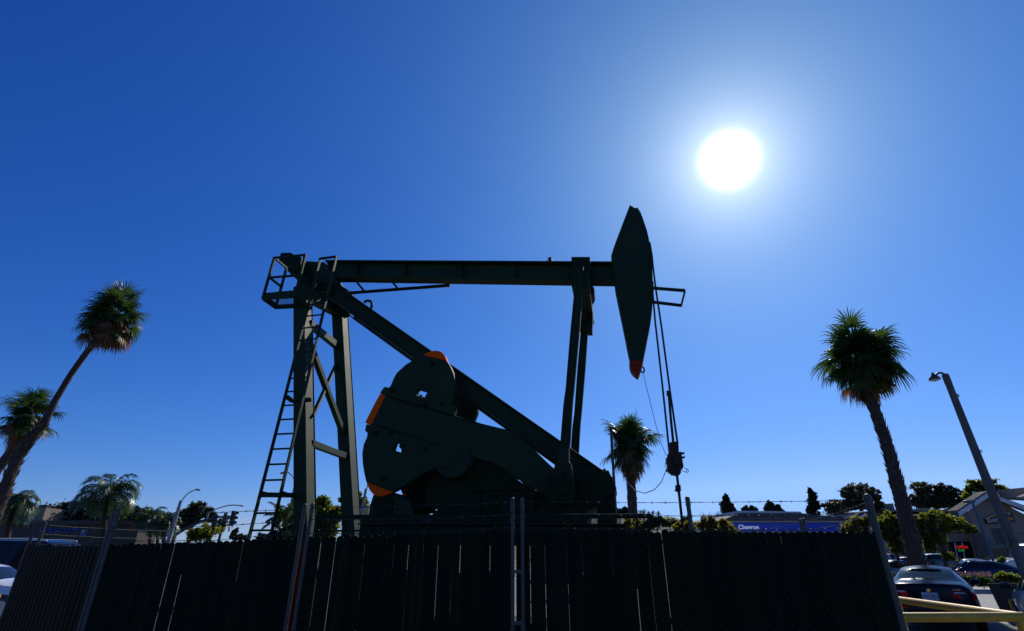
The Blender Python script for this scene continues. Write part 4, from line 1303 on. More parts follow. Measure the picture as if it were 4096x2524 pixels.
# the corner shop with its gable
SD = 52.0
g_eL, g_pk = P(*px('S', 165, 570), SD), P(*px('S', 735, 205), SD)
sx = Vector((1, -0.05, 0)).normalized()            # along the front
sy = Vector((0.05, 1, 0)).normalized()
def SH(tag_, x, y, back=0.0):                      # a point on the shop front
    r = ray(*px(tag_, x, y))
    o = P(*px('S', 735, 600), SD)
    k = ((o - Vector((0, 0, EYE))).dot(sy) + back) / r.dot(sy)
    return r * k + Vector((0, 0, EYE))
shop = thing('corner_shop', 'beige gabled corner shop with a maroon sign on its front behind the leaning lamp post', 'shop', (SH('S', 735, 1400).x, SH('S', 735, 1400).y, 0))
wl_, wr_ = SH('S', 370, 560), SH('S', 370, 560) + sx * 13
pk = SH('S', 745, 255)
half = (pk - SH('S', 355, 560)).dot(sx)
eave_z = SH('S', 355, 560).z
pl0 = Vector((pk.x, pk.y, 0)) - sx * half
pr0 = Vector((pk.x, pk.y, 0)) + sx * half * 1.55
q = MB()
q.prism([pl0, pr0, pr0 + MZ * (eave_z - .9), pk, pl0 + MZ * eave_z], sy * 1.0)
build('wall', q, STUCCO, shop)
# roof: two slopes with a white fascia
ov = 0.9
rl0 = SH('S', 165, 575, -ov); rpk = SH('S', 735, 205, -ov)
rr0 = rpk + (rpk - rl0 - MZ * (rpk.z - rl0.z) * 2) * 1.0
rr0 = rpk + sx * half * 1.75 - MZ * (rpk.z - rl0.z) * 1.05
q = MB()
q.prism([rl0, rpk, rpk + MZ * .12, rl0 + MZ * .12], sy * 1.35)
q.prism([rpk, rr0, rr0 + MZ * .12, rpk + MZ * .12], sy * 1.35)
q2 = courses([rl0 + MZ * .12, rl0 + sy * 1.35 + MZ * .12, rpk + sy * 1.35 + MZ * .12, rpk + MZ * .12], 16, .05)
q.add(q2.v, q2.f)
rf = build('roof', q, SHINGLE, shop)
q = MB()
for a, b in ((rl0, rpk), (rpk, rr0)):
    q.prism([a - MZ * .34 - sy * .05, b - MZ * .34 - sy * .05, b + MZ * .04 - sy * .05, a + MZ * .04 - sy * .05], sy * .12)
build('fascia', q, WHITEP, rf)
# the long roof behind the gable
ra = SH('S', 930, 185, 3.0)
q = MB()
ridge0, ridge1 = SH('S', 900, 185, 4.5), SH('S', 900, 185, 4.5) + sx * 18 + MZ * 1.5
ea0, ea1 = SH('S', 1000, 330, .4), SH('S', 1000, 330, .4) + sx * 18 - MZ * 1.2
q.prism([ea0, ea1, ridge1, ridge0], MZ * .12)
q2 = courses([ea0 + MZ * .13, ea1 + MZ * .13, ridge1 + MZ * .13, ridge0 + MZ * .13], 22, .05)
q.add(q2.v, q2.f)
build('rear_roof', q, SHINGLE, shop)
# low wing on the left
wa, wb_ = SH('S', -560, 830, 1.5), SH('S', 450, 830, 1.5)
q = MB()
za = SH('S', 440, 815, 1.5).z
q.prism([Vector((wa.x, wa.y, 0)), Vector((wb_.x, wb_.y, 0)), Vector((wb_.x, wb_.y, za)), Vector((wa.x, wa.y, za))], sy * 7)
build('wing_wall', q, STUCCOD, shop)
zr_ = SH('S', 380, 645, 4.0).z
q = MB()
e0_, e1_ = Vector((wa.x, wa.y, za)) - sy * .6, Vector((wb_.x, wb_.y, za)) - sy * .6
r0_, r1_ = Vector((wa.x, wa.y, zr_)) + sy * 3, Vector((wb_.x, wb_.y, zr_)) + sy * 3
q.prism([e0_, e1_, r1_, r0_], MZ * .12)
q2 = courses([e0_ + MZ * .13, e1_ + MZ * .13, r1_ + MZ * .13, r0_ + MZ * .13], 12, .05); q.add(q2.v, q2.f)
build('wing_roof', q, SHINGLE, shop)
# windows, doors, stone pier
def panel(name, tag_, pts, back, m, t, parent):
    q = MB(); q.prism([SH(tag_, x, y, back) for x, y in pts], sy * t)
    return build(name, q, m, parent)
w1 = panel('window', 'S', [(745, 1125), (1045, 1110), (1130, 1445), (820, 1450)], -.04, GLASS, .06, shop)
panel('blind', 'S', [(752, 1130), (1038, 1116), (1075, 1280), (800, 1285)], -.05, mat('grey green blind', (.14, .17, .15), .7, var=.1), .008, w1)
w2 = panel('window', 'S', [(1060, 1110), (1320, 1095), (1400, 1440), (1145, 1445)], -.04, GLASS, .06, shop)
panel('transom', 'S', [(1090, 1215), (1180, 1210), (1190, 1255), (1100, 1262)], -.05, mat('grey green panel', (.18, .22, .2), .6, var=.1), .008, w2)
q = MB()
q.prism([SH('S', x, y, -.35) for x, y in [(478, 1000), (520, 985), (640, 985), (660, 1005), (790, 1440), (560, 1440)]], sy * .34)
build('stone_pier', q, STONE, shop, bevel=.03)
q = MB()
pts = [SH('S', x, y, -.06) for x, y in [(715, 1058), (790, 1022), (880, 1000), (985, 988), (1100, 978), (1250, 968), (1340, 975), (1440, 1000)]]
q.tube(pts, .045, 6)
build('arch_moulding', q, STUCCOD, shop)
def wpanel(name, pts, back, m, t, parent, tag_='K'):
    q = MB(); q.prism([SH(tag_, x, y, 1.5 + back) for x, y in pts], sy * t)
    return build(name, q, m, parent)
d1 = wpanel('window', [(585, 770), (1010, 765), (1045, 925), (620, 925)], -.05, GLASS, .06, shop)
for x0, x1 in ((640, 665), (870, 890), (930, 940)):
    wpanel('frame', [(x0, 775), (x0 + 10, 775), (x0 + 40, 925), (x0 + 28, 925)], -.08, WHITEP, .04, d1)
wpanel('poster', [(612, 812), (655, 800), (668, 842), (640, 845)], -.075, mat('pale blue poster', (.25, .36, .5), .6, var=.2), .02, d1)
REDLED = mat('red lit letters', (.4, .01, .01), .5, var=0, emit=((1, .03, .02), .5))
GREENLED = mat('green lit letters', (.02, .3, .05), .5, var=0, emit=((.05, .8, .2), .3))
o_ = SH('K', 893, 824, 1.40)
nb = wpanel('lit_sign', [(886, 802), (946, 800), (953, 858), (892, 860)], -.09, TRIMB, .03, d1)
lettering('lit_letters', 'OPEN', REDLED, nb, o_, sx, MZ, .26, .02, width=1.0)
lettering('lit_letters', 'ATM', GREENLED, nb, SH('K', 906, 848, 1.40), sx, MZ, .16, .02, width=.55)
# the sign on the gable
sg = thing('shop_sign', 'maroon shop sign with white and yellow letters on the gabled front', 'sign', SH('S', 990, 800, -.25))
q = MB()
q.prism([SH('S', x, y, -.30) for x, y in [(710, 720), (735, 808), (1292, 762), (1225, 590), (1180, 578), (1075, 540), (1000, 615), (930, 622), (860, 640), (790, 668)]], sy * .28)
build('board', q, mat('maroon sign panel', (.10, .008, .014), .4, var=.1), sg, bevel=.03)
q = MB()
q.prism([SH('S', x, y, -.33) for x, y in [(695, 705), (790, 655), (860, 630), (940, 610), (970, 606), (980, 622), (930, 632), (860, 655), (790, 680), (712, 728)]], sy * .03)
build('yellow_arc', q, mat('yellow sign band', (.62, .36, .02), .45, var=.1), sg)
ta, tb = SH('S', 745, 783, -.32), SH('S', 1000, 755, -.32)
td = (tb - ta)
lettering('white_letters', 'Extra', WHITEP, sg, ta, td, MZ, SH('S', 745, 695, -.32).z - ta.z, .03, width=td.length)
tb2 = SH('S', 1228, 728, -.32)
lettering('yellow_letters', 'Mile', mat('yellow sign letters', (.66, .42, .03), .45, var=.1), sg, tb + td.normalized() * .05, td, MZ, (SH('S', 745, 695, -.32).z - ta.z), .03, width=(tb2 - tb).length)
q = MB()
q.tube([SH('S', x, y, -.36) for x, y in [(1085, 575), (1105, 582), (1125, 600), (1140, 590), (1160, 592), (1168, 615), (1140, 612)]], .04, 6)
build('emblem', q, WHITEP, sg)

# blue fuel canopy with its shingled hip roof
FD = 44.0
def FC(x, y, back=0.0, tag_='V'):
    p = P(*px(tag_, x, y), FD); 
    return p + Vector((0, back, 0)) if back == 0 else P(*px(tag_, x, y), FD + back)
can = thing('fuel_canopy', 'blue filling station canopy with white lettering under a shingled roof', 'canopy', (FC(1480, 800).x, FC(1480, 800).y, 0))
q = MB()
ztop, zbot = FC(1480, 657).z, FC(1480, 748).z
xl, xr = FC(905, 700).x, FC(2062, 700).x
q.box(((xl + xr) / 2, FD + 4, (ztop + zbot) / 2), (xr - xl, 8, ztop - zbot))
build('fascia_panel', q, CANOPYBLUE, can, bevel=.02)
q = MB()
zt2 = FC(1480, 640).z
q.box(((xl + xr) / 2, FD + 4, (ztop + zt2) / 2 + .02), (xr - xl + .5, 8.5, zt2 - ztop))
q.box((xl - .25, FD + 3.9, (ztop + zbot) / 2 - .02), (.5, 8.3, ztop - zbot + .05)); q.box((xr + .22, FD + 3.9, (ztop + zbot) / 2 - .02), (.44, 8.3, ztop - zbot + .05))
q.box(((xl + xr) / 2, FD + 4.1, zbot - .05), (xr - xl, 7.9, .08))
build('white_trim', q, WHITEP, can, bevel=.02)
zr2 = FC(1300, 558, 4.2).z
exl, exr = FC(840, 645).x - .4, FC(1945, 650).x + 2.2
rx0, rx1 = FC(975, 558, 4.2).x, FC(1620, 568, 4.2).x
ez_ = zt2 + .02
hip = [Vector((exl, FD - .5, ez_)), Vector((exr, FD - .5, ez_)), Vector((rx1, FD + 4.2, zr2)), Vector((rx0, FD + 4.2, zr2))]
q = courses(hip, 13, .06)
q.add(hip + [Vector((exl, FD + 9, ez_)), Vector((exr, FD + 9, ez_))], [(0, 1, 2, 3), (4, 0, 3), (1, 5, 2), (5, 4, 3, 2), (0, 4, 5, 1)])
xl2 = FC(530, 640).x
sl = [Vector((xl2, FD + 5, ez_ + .1)), Vector((exl + .1, FD - .4, ez_ + .01)), Vector((rx0, FD + 4.2, zr2 - .01)), Vector((rx0 - 2.5, FD + 6.5, zr2 - .35))]
q.add(sl, [(0, 1, 2, 3)])
rc = build('roof', q, SHINGLE, can, fix=False)
q = MB()
q.bar(Vector((rx0 - .2, FD + 4.2, zr2 + .12)), Vector((rx1 + .2, FD + 4.2, zr2 + .05)), .3, .22)
q.bar(Vector((rx0, FD + 4.2, zr2 + .12)), Vector((rx0 - 2.6, FD + 6.5, zr2 - .30)), .3, .22)
build('ridge_trim', q, WHITEP, rc)
q = MB()
for x in (xl + 2.2, (xl + xr) / 2, xr - 2.2):
    q = MB(); q.box((x, FD + 4, (zbot - .09) / 2), (.45, .45, zbot - .09))
    build('column', q, WHITEP, can)
lo = FC(968, 726); lo.y = FD - .012
lettering('lettering', 'Chevron', mat('white canopy letters', (.7, .7, .72), .5, var=0, emit=((.8, .85, 1), .3)), can, lo, (1, 0, 0), (0, 0, 1), FC(968, 680).z - lo.z, .03, width=FC(1188, 726).x - lo.x, bold=.012)
q = MB()
q.box((FC(1110, 740).x, FD + 3.5, FC(1110, 790).z - .6), (2.4, 1.6, 1.5))
build('price_box', q, WHITEP, can, bevel=.03)

# gabled pavilion right of the canopy
PD = 50.0
pv = thing('gabled_building', 'low building with a shingled gable between the blue canopy and the leafy trees', 'building', (P(*px('V', 2150, 800), PD).x, PD, 0))
a, b, c = P(*px('V', 1885, 640), PD), P(*px('V', 1960, 575), PD), P(*px('V', 2125, 672), PD)
d_, e_ = P(*px('V', 2330, 552), PD + 3), P(*px('V', 2450, 640), PD + 3)
q = MB()
q.prism([b, c, d_ - MZ * .0, P(*px('V', 1990, 575), PD + 3)], MZ * .12)
q.prism([d_, c + Vector((0, 0, 0)), e_ - MZ * .4, d_ + Vector((.6, .5, -.02))], MZ * .12)
q2 = courses([c + MZ * .14, b + MZ * .14, P(*px('V', 1990, 575), PD + 3) + MZ * .14, d_ + MZ * .14], 9, .05); q.add(q2.v, q2.f)
build('roof', q, SHINGLE, pv, fix=False)
q = MB()
q.bar(a, b, .12, .3, Vector((0, 1, 0))); q.bar(b, c, .12, .3, Vector((0, 1, 0))); q.bar(c, d_ + Vector((0, -.2, -.2)), .12, .22, Vector((0, 1, 0)))
for k in (.3, .5, .7):
    m_ = a.lerp(c, k); t_ = b.lerp(c, .2); q.bar(m_ - MZ * .2, t_ - MZ * .15, .08, .1, Vector((0, 1, 0)))
build('fascia', q, WHITEP, pv)
q = MB()
q.box(((a.x + e_.x) / 2 + .3, PD + 4.5, (c.z - .2) / 2), ((e_.x - a.x), 6, c.z - .2))
build('wall', q, STUCCOD, pv)

# grey shingled shed seen under the girder
GD = 42.0
sh = thing('shingled_building', 'low building with a grey shingled roof seen through the wire mesh under the inclined girder', 'building', (P(2300, 2100, GD).x, GD, 0))
a, b, c, d_ = P(2170, 2128, GD), P(2478, 2128, GD), P(2478, 2074, GD + 4), P(2210, 2074, GD + 4)
q = courses([a, b, c, d_], 14, .05); q.add([a - MZ * .01, b - MZ * .01, c - MZ * .01, d_ - MZ * .01], [(0, 1, 2, 3)])
build('roof', q, SHINGLE, sh, fix=False)
q = MB(); q.box(((a.x + b.x) / 2, GD + 3, (a.z - .1) / 2), (b.x - a.x - .6, 5, a.z - .1)); build('wall', q, STUCCOD, sh)
q = MB(); x_ = P(2282, 2100, GD).x; q.box((x_, GD - .4, a.z / 2 + .6), (.18, .18, a.z + 1.2)); build('post', q, mat('pale blue post', (.35, .45, .6), .6, var=.1), sh)

# long flat block behind the right trees
BD = 86.0
def flat_block(name, label, D, x0, y0_, x1, depth, m, storeys, cat='building', win=GLASS):
    a, b = P(x0, y0_, D), P(x1, y0_, D)
    root = thing(name, label, cat, ((a.x + b.x) / 2, D, 0))
    q = MB(); q.box(((a.x + b.x) / 2, D + depth / 2, a.z / 2), (b.x - a.x, depth, a.z)); build('wall', q, m, root)
    q = MB(); q.box(((a.x + b.x) / 2, D + depth / 2, a.z + .12), (b.x - a.x + .6, depth + .6, .3)); build('parapet', q, m, root)
    return root, a, b
fb, a, b = flat_block('office_block', 'long dark flat roofed block with a glass parapet behind the row of trees', BD, 3525, 2046, 3880, 12, STUCCOD, 2)
for X, Yp, w in ((3562, 2066, 4.2), (3590, 2066, 3), (3650, 2060, 2.4), (3656, 2058, 1.2), (3700, 2062, 3.4), (3760, 2062, 3.4), (3815, 2062, 3.4)):
    p = P(X, Yp, BD)
    q = MB(); q.box((p.x, BD - .03, p.z), (w, .1, 1.5)); w_ = build('window', q, GLASS, fb)
    q = MB(); q.box((p.x, BD - .06, p.z - .85), (w + .3, .14, .12)); build('sill', q, WHITEP, w_)
q = MB()
for X0, X1 in ((3535, 3570), (3628, 3660)):
    a_, b_ = P(X0, 2018, BD + 2), P(X1, 2014, BD + 2)
    z_ = a.z + .25
    q.bar(Vector((a_.x, BD + 2, a_.z)), Vector((b_.x, BD + 2, b_.z)), .08, .08)
    for k in range(5):
        x_ = a_.x + (b_.x - a_.x) * k / 4; q.bar(Vector((x_, BD + 2, z_)), Vector((x_, BD + 2, a_.z + .02)), .08, .08)
build('roof_railing', q, GALVDARK, fb)
q = MB(); p = P(3542, 2025, BD + 3); q.box((p.x, BD + 3, p.z - .4), (1.6, 1.6, 1.4)); build('roof_unit', q, CONCRETE, fb); q = MB(); q.box((p.x + 7, BD + 4, p.z - .7), (2.4, 1.6, .8))
build('roof_unit', q, CONCRETE, fb)

# credit union on the left
WD = 44.0
BANKLOW = mat('rendered wall darkened for shadow', (.085, .072, .055), .9, var=.15, scale=1.5, bump=.08)  # the low wall's shadow is put into this darker brown
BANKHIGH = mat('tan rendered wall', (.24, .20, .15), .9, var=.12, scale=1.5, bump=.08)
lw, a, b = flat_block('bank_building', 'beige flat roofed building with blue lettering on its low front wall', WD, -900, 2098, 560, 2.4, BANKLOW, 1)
q = MB()
ta_, tb_ = P(-700, 1990, WD + 2), P(186, 2031, WD + 2)
q.prism([Vector((ta_.x, WD + 2, 0)), Vector((tb_.x, WD + 2, 0)), Vector((tb_.x, WD + 2, tb_.z)), Vector((ta_.x, WD + 2, ta_.z))], Vector((0, 3, 0)))
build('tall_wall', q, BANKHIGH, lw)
q = MB(); q.box((P(178, 2028, WD + 3).x, WD + 3, tb_.z + .15), (.7, .5, .3)); q.bar(Vector((P(170, 2028, WD + 3).x, WD + 3, tb_.z + .1)), Vector((P(184, 2028, WD + 3).x, WD + 3, tb_.z + .55)), .06, .06)
build('roof_floodlight', q, TRIMB, lw)
lo = P(*px('T', 352, 628), WD); lo.y = WD - .03
hi_ = P(*px('T', 352, 590), WD); rt = P(*px('T', 697, 640), WD)
lettering('lettering', 'WESCOM', mat('blue wall letters', (.012, .055, .42), .4, var=.05), lw, lo, (1, 0, 0), (0, 0, 1), (hi_.z - lo.z) * 1.05, .08, width=rt.x - lo.x)
q = MB(); q2 = MB()
e0_, e1_ = P(*px('T', 722, 650), WD), P(*px('T', 790, 608), WD)
w_ = (e1_.x - e0_.x)
for k in range(4):
    x_ = e0_.x + w_ * (k + .4) / 4.6
    q.prism([(x_ - .0, WD - .09, e0_.z + .1 + .06 * k), (x_ + w_ * .12, WD - .09, e0_.z + .16 + .06 * k), (x_ + w_ * .15, WD - .09, e1_.z), (x_ + w_ * .01, WD - .09, e1_.z)], Vector((0, .06, 0)))
q2.box((e0_.x + w_ * .55, WD - .02, (e0_.z + e1_.z) / 2), (w_ * 1.1, .06, e1_.z - e0_.z + .1))
lg = build('logo_panel', q2, mat('blue logo panel', (.012, .05, .35), .4, var=.05), lw)
build('logo_bars', q, WHITEP, lg)

# house on the hill
HD = 150.0
q = MB()
hh = thing('hill_house', 'flat roofed house on the hill just left of the front pedestal', 'house', (P(2365, 2060, HD).x, HD, 0))
a, b = P(2318, 2054, HD), P(2392, 2054, HD)
q.box(((a.x + b.x) / 2, HD + 4, a.z / 2), (b.x - a.x, 8, a.z)); build('wall', q, STUCCOD, hh)
c_, d2 = P(2336, 2041, HD), P(2388, 2041, HD)
q = MB(); q.box(((c_.x + d2.x) / 2, HD + 4, (c_.z + a.z) / 2), (d2.x - c_.x, 6, c_.z - a.z)); q.box(((c_.x + d2.x) / 2, HD + 4, c_.z + .1), (d2.x - c_.x + 1.2, 7.6, .3)); build('upper_storey', q, CONCRETE, hh)
for k in range(3):
    x_ = c_.x + (d2.x - c_.x) * (k + .5) / 3
    q = MB(); q.box((x_, HD + .97, (c_.z + a.z) / 2), ((d2.x - c_.x) / 4, .1, (c_.z - a.z) * .6)); build('window', q, GLASS, hh)

# ------------------------------------------------------------------ hills
def hill(name, D, ridge, depth, m, base=-1.0, rough=1.5, seed=1):
    rnd = random.Random(seed)
    q = MB(); n = len(ridge); rows = 8
    fine = []
    for (xa, ya), (xb, yb) in zip(ridge, ridge[1:]):
        st = max(1, int(abs(xb - xa) / 14))
        for k in range(st):
            t = k / st; fine.append((xa + (xb - xa) * t, ya + (yb - ya) * t))
    fine.append(ridge[-1])
    top = [P(x, y, D) for x, y in fine]
    V = []
    for j in range(rows + 1):
        t = j / rows
        for p in top:
            z = base + (p.z - base) * (1 - t) ** 1.3 if j else p.z
            V.append((p.x * (1 - .12 * t), p.y - depth * t + (rnd.uniform(-2, 2) if 0 < j < rows else 0), z + (rnd.gauss(0, rough * .15) if 0 < j < rows else 0)))
    for p in top:
        V.append((p.x, p.y + depth * .4, base))
    W = len(top)
    F = [(j * W + i, j * W + i + 1, (j + 1) * W + i + 1, (j + 1) * W + i) for j in range(rows) for i in range(W - 1)]
    F += [((rows + 1) * W + i, (rows + 1) * W + i + 1, i + 1, i) for i in range(W - 1)]
    q.add(V, F)
    return struct(name, q, m, smooth='all')
HILLM = mat('brushy hillside', (.035, .045, .018), .95, var=0, col2=(.10, .085, .045), scale=.12, bump=.6, bscale=.5)
LAWN = mat('sunlit hill lawn', (.10, .17, .025), .9, var=.3, scale=.15)
hill('hill', 260, [(2150, 2110), (2300, 2082), (2420, 2064), (2520, 2062), (2620, 2076), (2720, 2085), (2800, 2092), (3000, 2110), (3400, 2120), (3900, 2116), (4500, 2110)], 120, HILLM, seed=2)
hill('hill_lawn', 290, [(2600, 2085), (2640, 2069), (2665, 2066), (2690, 2068), (2720, 2076), (2745, 2085)], 26, LAWN, rough=.3, base=12, seed=4)
hill('far_hill', 420, [(-1500, 2180), (-400, 2165), (600, 2170), (1200, 2168), (1800, 2150), (2300, 2120)], 160, HILLM, seed=6)

# ------------------------------------------------------------------ trees
BARK = mat('grey brown bark', (.075, .055, .04), .95, var=.35, scale=3, bump=.6, bscale=14, stretch=(1, 1, .3))
PALMBARK = mat('rough palm bark', (.060, .043, .033), .95, var=.4, scale=5, bump=.6, bscale=14)
PALMSMOOTH = mat('smooth brown palm bark', (.05, .030, .022), .9, var=.25, scale=3, bump=.4, bscale=10, stretch=(.4, .4, 4))
FAN = leaf_mat('green fan leaves', (.020, .045, .012), (.035, .070, .018), .35, (.11, .20, .02), .45, spec=.3)
FANDEAD = leaf_mat('dry brown palm leaves', (.085, .038, .016), (.20, .105, .048), .40, (.30, .13, .04), .6)
QUEEN = leaf_mat('feathery palm leaves', (.025, .055, .020), (.05, .09, .03), .35, (.12, .20, .03), .35)
LEAF_DARK = leaf_mat('dark evergreen leaves', (.012, .022, .008), (.030, .048, .014), .25, None, .5)
LEAF_MID = leaf_mat('green leaves', (.030, .052, .010), (.075, .10, .016), .62, (.40, .44, .03), .4)
LEAF_YEL = leaf_mat('yellow green leaves', (.06, .07, .008), (.15, .12, .010), .55, (.50, .42, .02), .4)
LEAF_OLIVE = leaf_mat('olive eucalyptus leaves', (.030, .036, .014), (.065, .068, .026), .35, (.16, .16, .03), .45)

def rnd_unit(rnd):
    while True:
        v = Vector((rnd.uniform(-1, 1), rnd.uniform(-1, 1), rnd.uniform(-1, 1)))
        if .05 < v.length < 1: return v.normalized()
def leaf_clump(q, c, r, n, size, rnd, flat_=.7):
    for _ in range(n):
        d = rnd_unit(rnd)
        p = c + Vector((d.x, d.y, d.z * flat_)) * r * abs(rnd.gauss(.62, .34))
        a = rnd_unit(rnd); b = a.cross(rnd_unit(rnd))
        if b.length < .1: continue
        b.normalize()
        s = size * rnd.uniform(.6, 1.3)
        o = len(q.v)
        q.v += [tuple(p - a * s), tuple(p + b * s * .45), tuple(p + a * s), tuple(p - b * s * .45)]
        q.f.append((o, o + 1, o + 2, o + 3))
def tree(name, label, D, trunk, blobs, leaf, size=.16, clumps=26, per=34, seed=1, cr=.34, tr=(.16, .08), group=None, cat='tree', shell=.55, deep=.8, bark=None):
    """trunk: pixel points from the ground up; blobs: (x, y, rx, ry) in pixels"""
    rnd = random.Random(seed)
    tp = [P(x, y, D) for x, y in trunk]
    base = Vector((tp[0].x, tp[0].y, 0))
    root = thing(name, label, cat, tuple(base), 0, group)
    if tp[0].z > .05: tp = [base] + tp
    q = MB()
    m = len(tp)
    q.tube(tp, [tr[0] + (tr[1] - tr[0]) * i / max(1, m - 1) for i in range(m)], 9)
    lv = MB()
    top = tp[-1]
    for (x, y, rx, ry) in blobs:
        k = mpp(x, y, D)
        c = P(x, y, D) + Vector((0, rnd.uniform(-.3, .3) * rx * k, 0))
        rx, ry = rx * 1.14, ry * 1.14
        R_ = Vector((rx * k, rx * k * deep, ry * k * 1.05))
        nc = max(4, int(clumps * 1.9))
        for i in range(nc):
            d = rnd_unit(rnd)
            f = rnd.uniform(shell, 1.0) if i % 4 else rnd.uniform(.1, .6)
            cc = c + Vector((d.x * R_.x, d.y * R_.y, d.z * R_.z)) * f * .88
            r = (R_.x + R_.z) / 2 * cr * rnd.uniform(.5, 1.15)
            leaf_clump(lv, cc, r, int(per * .95 * rnd.uniform(.6, 1.3)), size, rnd)
            if i % 3 == 0:
                mid = top.lerp(cc, .5) + Vector((rnd.uniform(-.2, .2), rnd.uniform(-.2, .2), -.08 * (cc - top).length))
                st = tp[-1] if rnd.random() < .6 else tp[-1].lerp(tp[-2], rnd.uniform(0, .5))
                q.tube([st, mid, cc], [tr[1] * .55, tr[1] * .35, tr[1] * .12], 5, cap=False)
    build('trunk', q, bark or BARK, root, smooth='all')
    build('crown', lv, leaf, root, fix=False)
    return root

def fan_leaf(q, base, d, petiole, blade, rnd, nseg=22, arc=R(210), droop=.55, dead=False):
    d = d.normalized()
    side = d.cross(MZ)
    if side.length < .1: side = Vector((rnd.uniform(-1, 1), rnd.uniform(-1, 1), 0))
    side.normalize()
    tw = rnd.uniform(-.6, .6)
    up = side.cross(d).normalized()
    side = (side * math.cos(tw) + up * math.sin(tw)).normalized()
    # stalk
    p1 = base + d * petiole * .5
    d2 = (d + Vector((0, 0, -.18 if not dead else -.5))).normalized()
    p2 = p1 + d2 * petiole * .5
    w = .022
    for a, b in ((base, p1), (p1, p2)):
        q.add([a - side * w, a + side * w, b + side * w * .8, b - side * w * .8], [(0, 1, 2, 3)])
    side = (side - d2 * side.dot(d2)).normalized()
    nn = d2.cross(side).normalized()
    da = arc / nseg
    for i in range(nseg):
        a = -arc / 2 + (i + .5) * da
        L = blade * (.72 + .28 * math.cos(a * .75)) * rnd.uniform(.80, 1.06) * (.55 if rnd.random() < .06 else 1)
        dirv = (d2 * math.cos(a) + side * math.sin(a) + nn * .25 * abs(math.sin(a))).normalized()
        wv = dirv.cross(nn).normalized()
        p = p2
        ws = [0.01, L * .5 * math.tan(da / 2) * .98, L * .5 * math.tan(da / 2) * .62, 0.004]
        pts = [p]
        dd = dirv.copy()
        for k, (ln, dr) in enumerate(((.5, .06), (.28, droop * .55), (.22, droop * 1.1))):
            dd = (dd + Vector((0, 0, -dr * rnd.uniform(.7, 1.3)))).normalized()
            p = p + dd * L * ln
            pts.append(p)
        o = len(q.v)
        for pt, ww in zip(pts, ws):
            q.v.append(tuple(pt - wv * ww)); q.v.append(tuple(pt + wv * ww))
        for k in range(3):
            q.f.append((o + 2 * k, o + 2 * k + 1, o + 2 * k + 3, o + 2 * k + 2))
def palm_spikes(q, pts, rad, rnd, rows_, per=9, ln=.13, smooth_from=None):
    """old leaf bases standing out round the trunk"""
    segs = [(a, b) for a, b in zip(pts, pts[1:])]
    total = sum((b - a).length for a, b in segs)
    for r_ in range(rows_):
        s = (r_ + rnd.random()) / rows_ * total
        acc = 0
        for k, (a, b) in enumerate(segs):
            l = (b - a).length
            if acc + l >= s: break
            acc += l
        t = (s - acc) / l
        c = a.lerp(b, t); ax = (b - a).normalized()
        rr = rad[k] + (rad[k + 1] - rad[k]) * t
        e1 = ax.cross(Vector((0, 1, 0.01))).normalized(); e2 = ax.cross(e1)
        for j in range(per):
            an = 2 * math.pi * (j + rnd.random() * .8) / per
            o_ = e1 * math.cos(an) + e2 * math.sin(an)
            tn = ax.cross(o_)
            l_ = ln * rnd.uniform(.5, 1.3)
            p0 = c + o_ * rr * .93
            q.add([p0 - tn * l_ * .5 - ax * l_ * .4, p0 + tn * l_ * .5 - ax * l_ * .4, p0 + ax * l_ * .9 + o_ * l_ * rnd.uniform(.25, .6), p0 + o_ * l_ * .15 - ax * l_ * .5], [(0, 1, 2), (0, 3, 1), (0, 2, 3), (1, 3, 2)])
